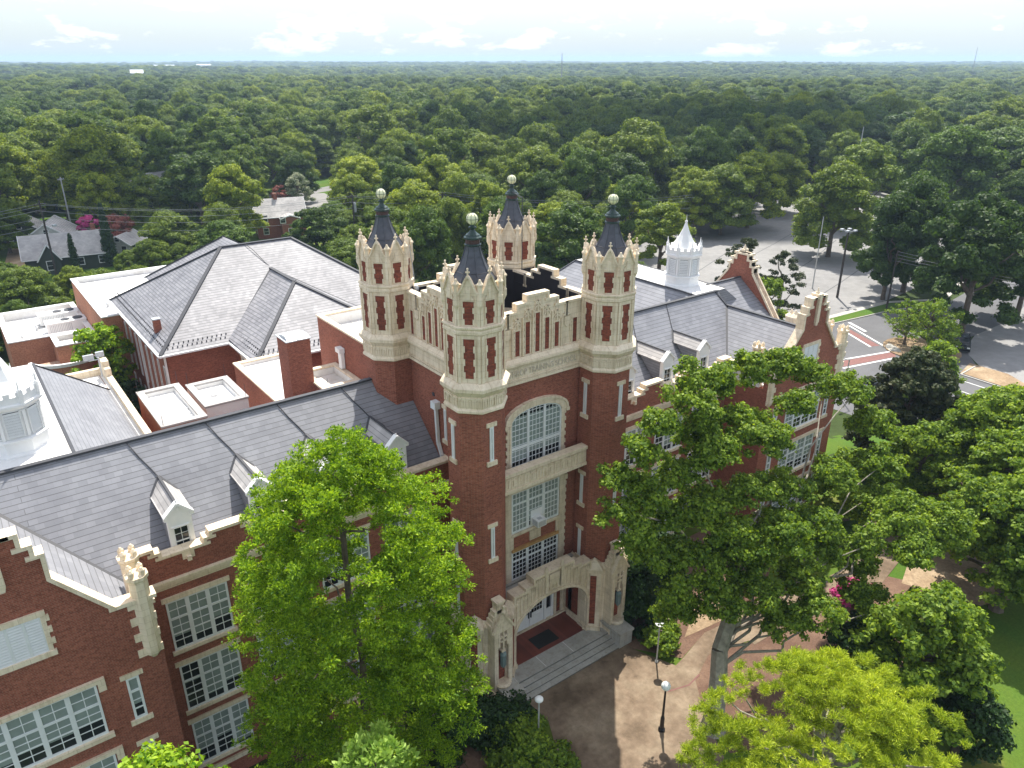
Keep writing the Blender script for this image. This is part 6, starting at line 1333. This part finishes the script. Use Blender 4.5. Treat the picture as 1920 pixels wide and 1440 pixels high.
for q, (dz, off) in enumerate(((13.7, 0), (13.2, .9), (12.6, -.7), (11.2, .3), (9.8, 0))):
    wire(f'{LB[q]} overhead wire from the cottage utility pole across to the transformer pole', (P1[0] + off, P1[1] + off, dz), (66 + off, 141 + off, dz - 1.4), 1.8, .03)
    wire(f'{LB[q]} overhead wire leaving the cottage utility pole toward the left frame edge', (P1[0] + off, P1[1] + off, dz), (-30, 152 + q, dz + .3), 1.5, .03)
    wire(f'{LB[q]} overhead wire between the transformer pole and the pole with the street lamp', (66 + off, 141 + off, dz - 1.4), (83, 135 + off, dz - 1.6), .6, .03)
    wire(f'{LB[q]} overhead wire running behind the turrets toward the parking lot', (83, 135 + off, dz - 1.6), (118.0 + off, 100, dz - 1), 1.5, .03)
for q in range(4): wire(f'{LB[q]} overhead wire crossing above the street at the right', (118.8, 58.6, 9.3 - q * .5), (128 + q, 8, 9.6 - q * .5), 1.2, .03)
wire('slack service wire hanging from the pale pole at the left', (P2[0], P2[1], 12.4), (38, 205, 8), 1.2); wire('service wire falling from the transformer pole to the brick house', (66, 141, 10), (69, 181, 5.4), 1.0)
# ------------------------------------------------------------------ lamps, car, small things
def lamp_post(x, y, H, label, style):
    R = empty('lamp_post', (x, y, gz(x, y) + .05), label, 'lamp post'); s = MB()
    if style == 'black': s.loft(0, 0, [(.2, 0), (.2, .12), (.13, .2), (.12, .9), (.075, 1.1), (.055, H - .35), (.1, H - .3), (.08, H - .2)], 10, 0); s.build('post', BLACKM, R)
    else: s.loft(0, 0, [(.11, 0), (.11, .1), (.05, .15), (.045, H - .2), (.07, H - .15)], 8, 0); s.build('post', POSTW, R)
    s = MB()
    if style == 'black': s.sphere((0, 0, H), .27, 16, 12); s.build('globe', GLOBE_M, R, True)
    elif style == 'round': s.sphere((0, 0, H), .25, 16, 10, 0, .62); s.build('globe', GLOBE_M, R, True)
    else:
        s.loft(0, 0, [(.1, H - .15), (.26, H - .02), (.29, H + .02), (.29, H + .05), (.2, H + .03)], 14, 0); s.build('lamp_dish', GLOBE_M, R); s = MB(); s.loft(0, 0, [(.1, H + .03), (.1, H + .08), (.03, H + .12)], 10, 0); s.build('lamp_hub', GALV, R)
lamp_post(26.15, 20.85, 3.25, 'black cast lamp post with white globe on the plaza', 'black')
lamp_post(29.85, 24.75, 3.0, 'slim pale lamp post with white dish top in the bed right of the steps', 'dish')
lamp_post(20.1, 24.5, 3.0, 'slim pale lamp post with flattened white globe left of the plaza', 'round')
R = empty('litter_bin', (20.55, 26.6, 1.85), 'dark domed litter bin in the shadow beside the left stair block', 'litter bin'); s = MB(); s.loft(0, 0, [(.26, 0), (.3, .1), (.3, .8), (.27, .85)], 12, 0); s.build('body', BLACKM, R); s = MB(); s.sphere((0, 0, .86), .3, 12, 8, 0, .8); s.build('lid', BLACKM, R)
def car(x, y, rz, label, paint):
    R = empty('parked_car', (x, y, .05), label, 'car', None, rz); s = MB()
    for sy in (-1, 1): pass
    body = [(-2.3, .35), (2.25, .35), (2.35, .6), (2.28, .95), (1.2, 1.12), (-2.2, 1.15), (-2.38, .9), (-2.4, .55)]
    s.prism_y(body, -.9, .9); cab = [(1.15, 1.1), (.45, 1.62), (-1.5, 1.68), (-2.15, 1.15)]; s.prism_y(cab, -.74, .74)
    s.beam((-.4 - 1.0, -.6, 1.72), (.3, -.6, 1.7), .05, .05); s.beam((-1.4, .6, 1.72), (.3, .6, 1.7), .05, .05)
    s.build('body', paint, R); g = MB(); g.prism_y([(1.02, 1.14), (.44, 1.56), (.4, 1.56), (.98, 1.14)][::-1], -.68, .68); g.add([(1.13, -.66, 1.15), (1.13, .66, 1.15), (.5, .62, 1.6), (.5, -.62, 1.6)], [(0, 1, 2, 3)])
    for sy in (-1, 1): g.add([(.85, sy * .752, 1.17), (.38, sy * .752, 1.55), (-.45, sy * .752, 1.57), (-.45, sy * .752, 1.17)], [(0, 1, 2, 3)]); g.add([(-.55, sy * .752, 1.17), (-.55, sy * .752, 1.57), (-1.4, sy * .752, 1.6), (-1.8, sy * .752, 1.2)], [(0, 1, 2, 3)])
    g.add([(-2.16, -.66, 1.2), (-1.56, -.62, 1.66), (-1.56, .62, 1.66), (-2.16, .66, 1.2)], [(0, 1, 2, 3)]); g.build('windows', GLASS_D, R)
    for sx in (1.45, -1.45):
        for sy in (-1, 1):
            t = MB(); t.M = Matrix.Translation((sx, sy * .84, .34)) @ Matrix.Rotation(PI / 2, 4, 'X'); t.loft(0, 0, [(.34, -.12), (.36, -.08), (.36, .08), (.34, .12)], 16, 0); w_ = t.build('wheel', BLACKM, R)
            t = MB(); t.M = Matrix.Translation((sx, sy * .84, .34)) @ Matrix.Rotation(PI / 2, 4, 'X'); t.loft(0, 0, [(.2, -.135), (.2, .135)], 10, 0); t.build('rim', GALV, w_)
    for sy in (-1, 1): t = MB(); t.box(2.24, 2.36, sy * .66 - .18, sy * .66 + .18, .72, .9); t.build('headlight', GLOBE_M, R); t = MB(); t.box(-2.4, -2.3, sy * .7 - .12, sy * .7 + .12, .8, 1.0); t.build('tail_light', MAROON, R)
    t = MB(); t.box(2.32, 2.4, -.42, .42, .5, .72); t.build('grille', BLACKM, R)
car(109.6, 42.6, math.radians(205), 'dark suv parked on the grey paving right of the traffic island', mat_plain('dark_car_paint', (.015, .018, .024), .18, .05, 1, .7))
car(85.5, 41.0, math.radians(120), 'dark vehicle half hidden behind the magnolia on the street', mat_plain('black_car_paint', (.02, .02, .022), .2, .05, 1, .7))
s = MB(); s.tube((0, 0, 0), (0, 0, 5.2), .07); s.tube((0, 0, 5.2), (-1.2, .3, 5.5), .05); s.box(-1.6, -1.0, .2, .45, 5.42, 5.55); o = s.build('street_lamp', POSTW); o.location = (80.0, 42.5, 0); tag(o, 'pale curved street lamp by the kerb below the crosswalk', 'street lamp')
# far landmarks
for x, y, w_, h_, lab in ((640, 2650, 90, 12, 'long white building far off near the horizon left'), (760, 2600, 40, 14, 'bright white hall beside the long far building'), (1700, 2550, 160, 10, 'long pale warehouse on the far horizon centre'), (250, 1150, 14, 16, 'small white rooftop above far woods at left')):
    s = MB(); s.box(-w_ / 2, w_ / 2, -20, 20, -5, h_ * .75); o = empty('distant_building', (x, y, 8), lab, 'building', None, math.atan2(y, x) - PI / 2); s.build('wall', WHITE, o); s = MB(); s.prism_x([(-21, h_ * .75), (21, h_ * .75), (0, h_)], -w_ / 2 - 1, w_ / 2 + 1); s.build('roof', GALV, o)
def mast(x, y, H, lab, r=.9):
    s = MB(); s.loft(0, 0, [(r, 0), (r * .4, H)], 6, 0); o = s.build('mast', WIRE); o.location = (x, y, 0); tag(o, lab, 'mast')
mast(1560, 700, 56, 'lattice tower on the horizon at the right', .8); mast(700, 830, 44, 'dark chimney mast above the woods right of centre', 1.0)
# ------------------------------------------------------------------ a cloud high up beyond the upper edge of the view; its shade lies over the lot and the woods behind
cm = MB(); rc_ = random.Random(12)
for q in range(46):
    a = rc_.uniform(0, 2 * PI); u = rc_.random() ** .5; cm.sphere((455 + 95 * u * math.cos(a) + 20 * math.sin(a), 425 + 62 * u * math.sin(a), 520 + rc_.uniform(-6, 10)), rc_.uniform(18, 34), 12, 8, 0, .45)
cm.sphere((360, 330, 520), 16, 10, 8, 0, .5); cm.sphere((215, 395, 524), 26, 10, 8, 0, .4); cm.sphere((240, 420, 520), 22, 10, 8, 0, .4)
tag(cm.build('cloud', mat_plain('cloud_white', (.85, .86, .88), 1, .04, .02, 0), None, True), kind='stuff')
# ------------------------------------------------------------------ air
hb = MB(); hb.box(-15500, 15500, -15500, 15500, -60, 62); ho = hb.build('haze', [bpy.data.materials.new('haze_air')]); tag(ho, None, None, None, 'stuff')
hm = ho.data.materials[0]; hm.use_nodes = True; t = hm.node_tree; t.nodes.clear(); o_ = t.nodes.new('ShaderNodeOutputMaterial'); pv = t.nodes.new('ShaderNodeVolumePrincipled')
pv.inputs['Color'].default_value = (.58, .77, 1, 1); pv.inputs['Density'].default_value = .00019; pv.inputs['Anisotropy'].default_value = .2; t.links.new(pv.outputs[0], o_.inputs['Volume'])
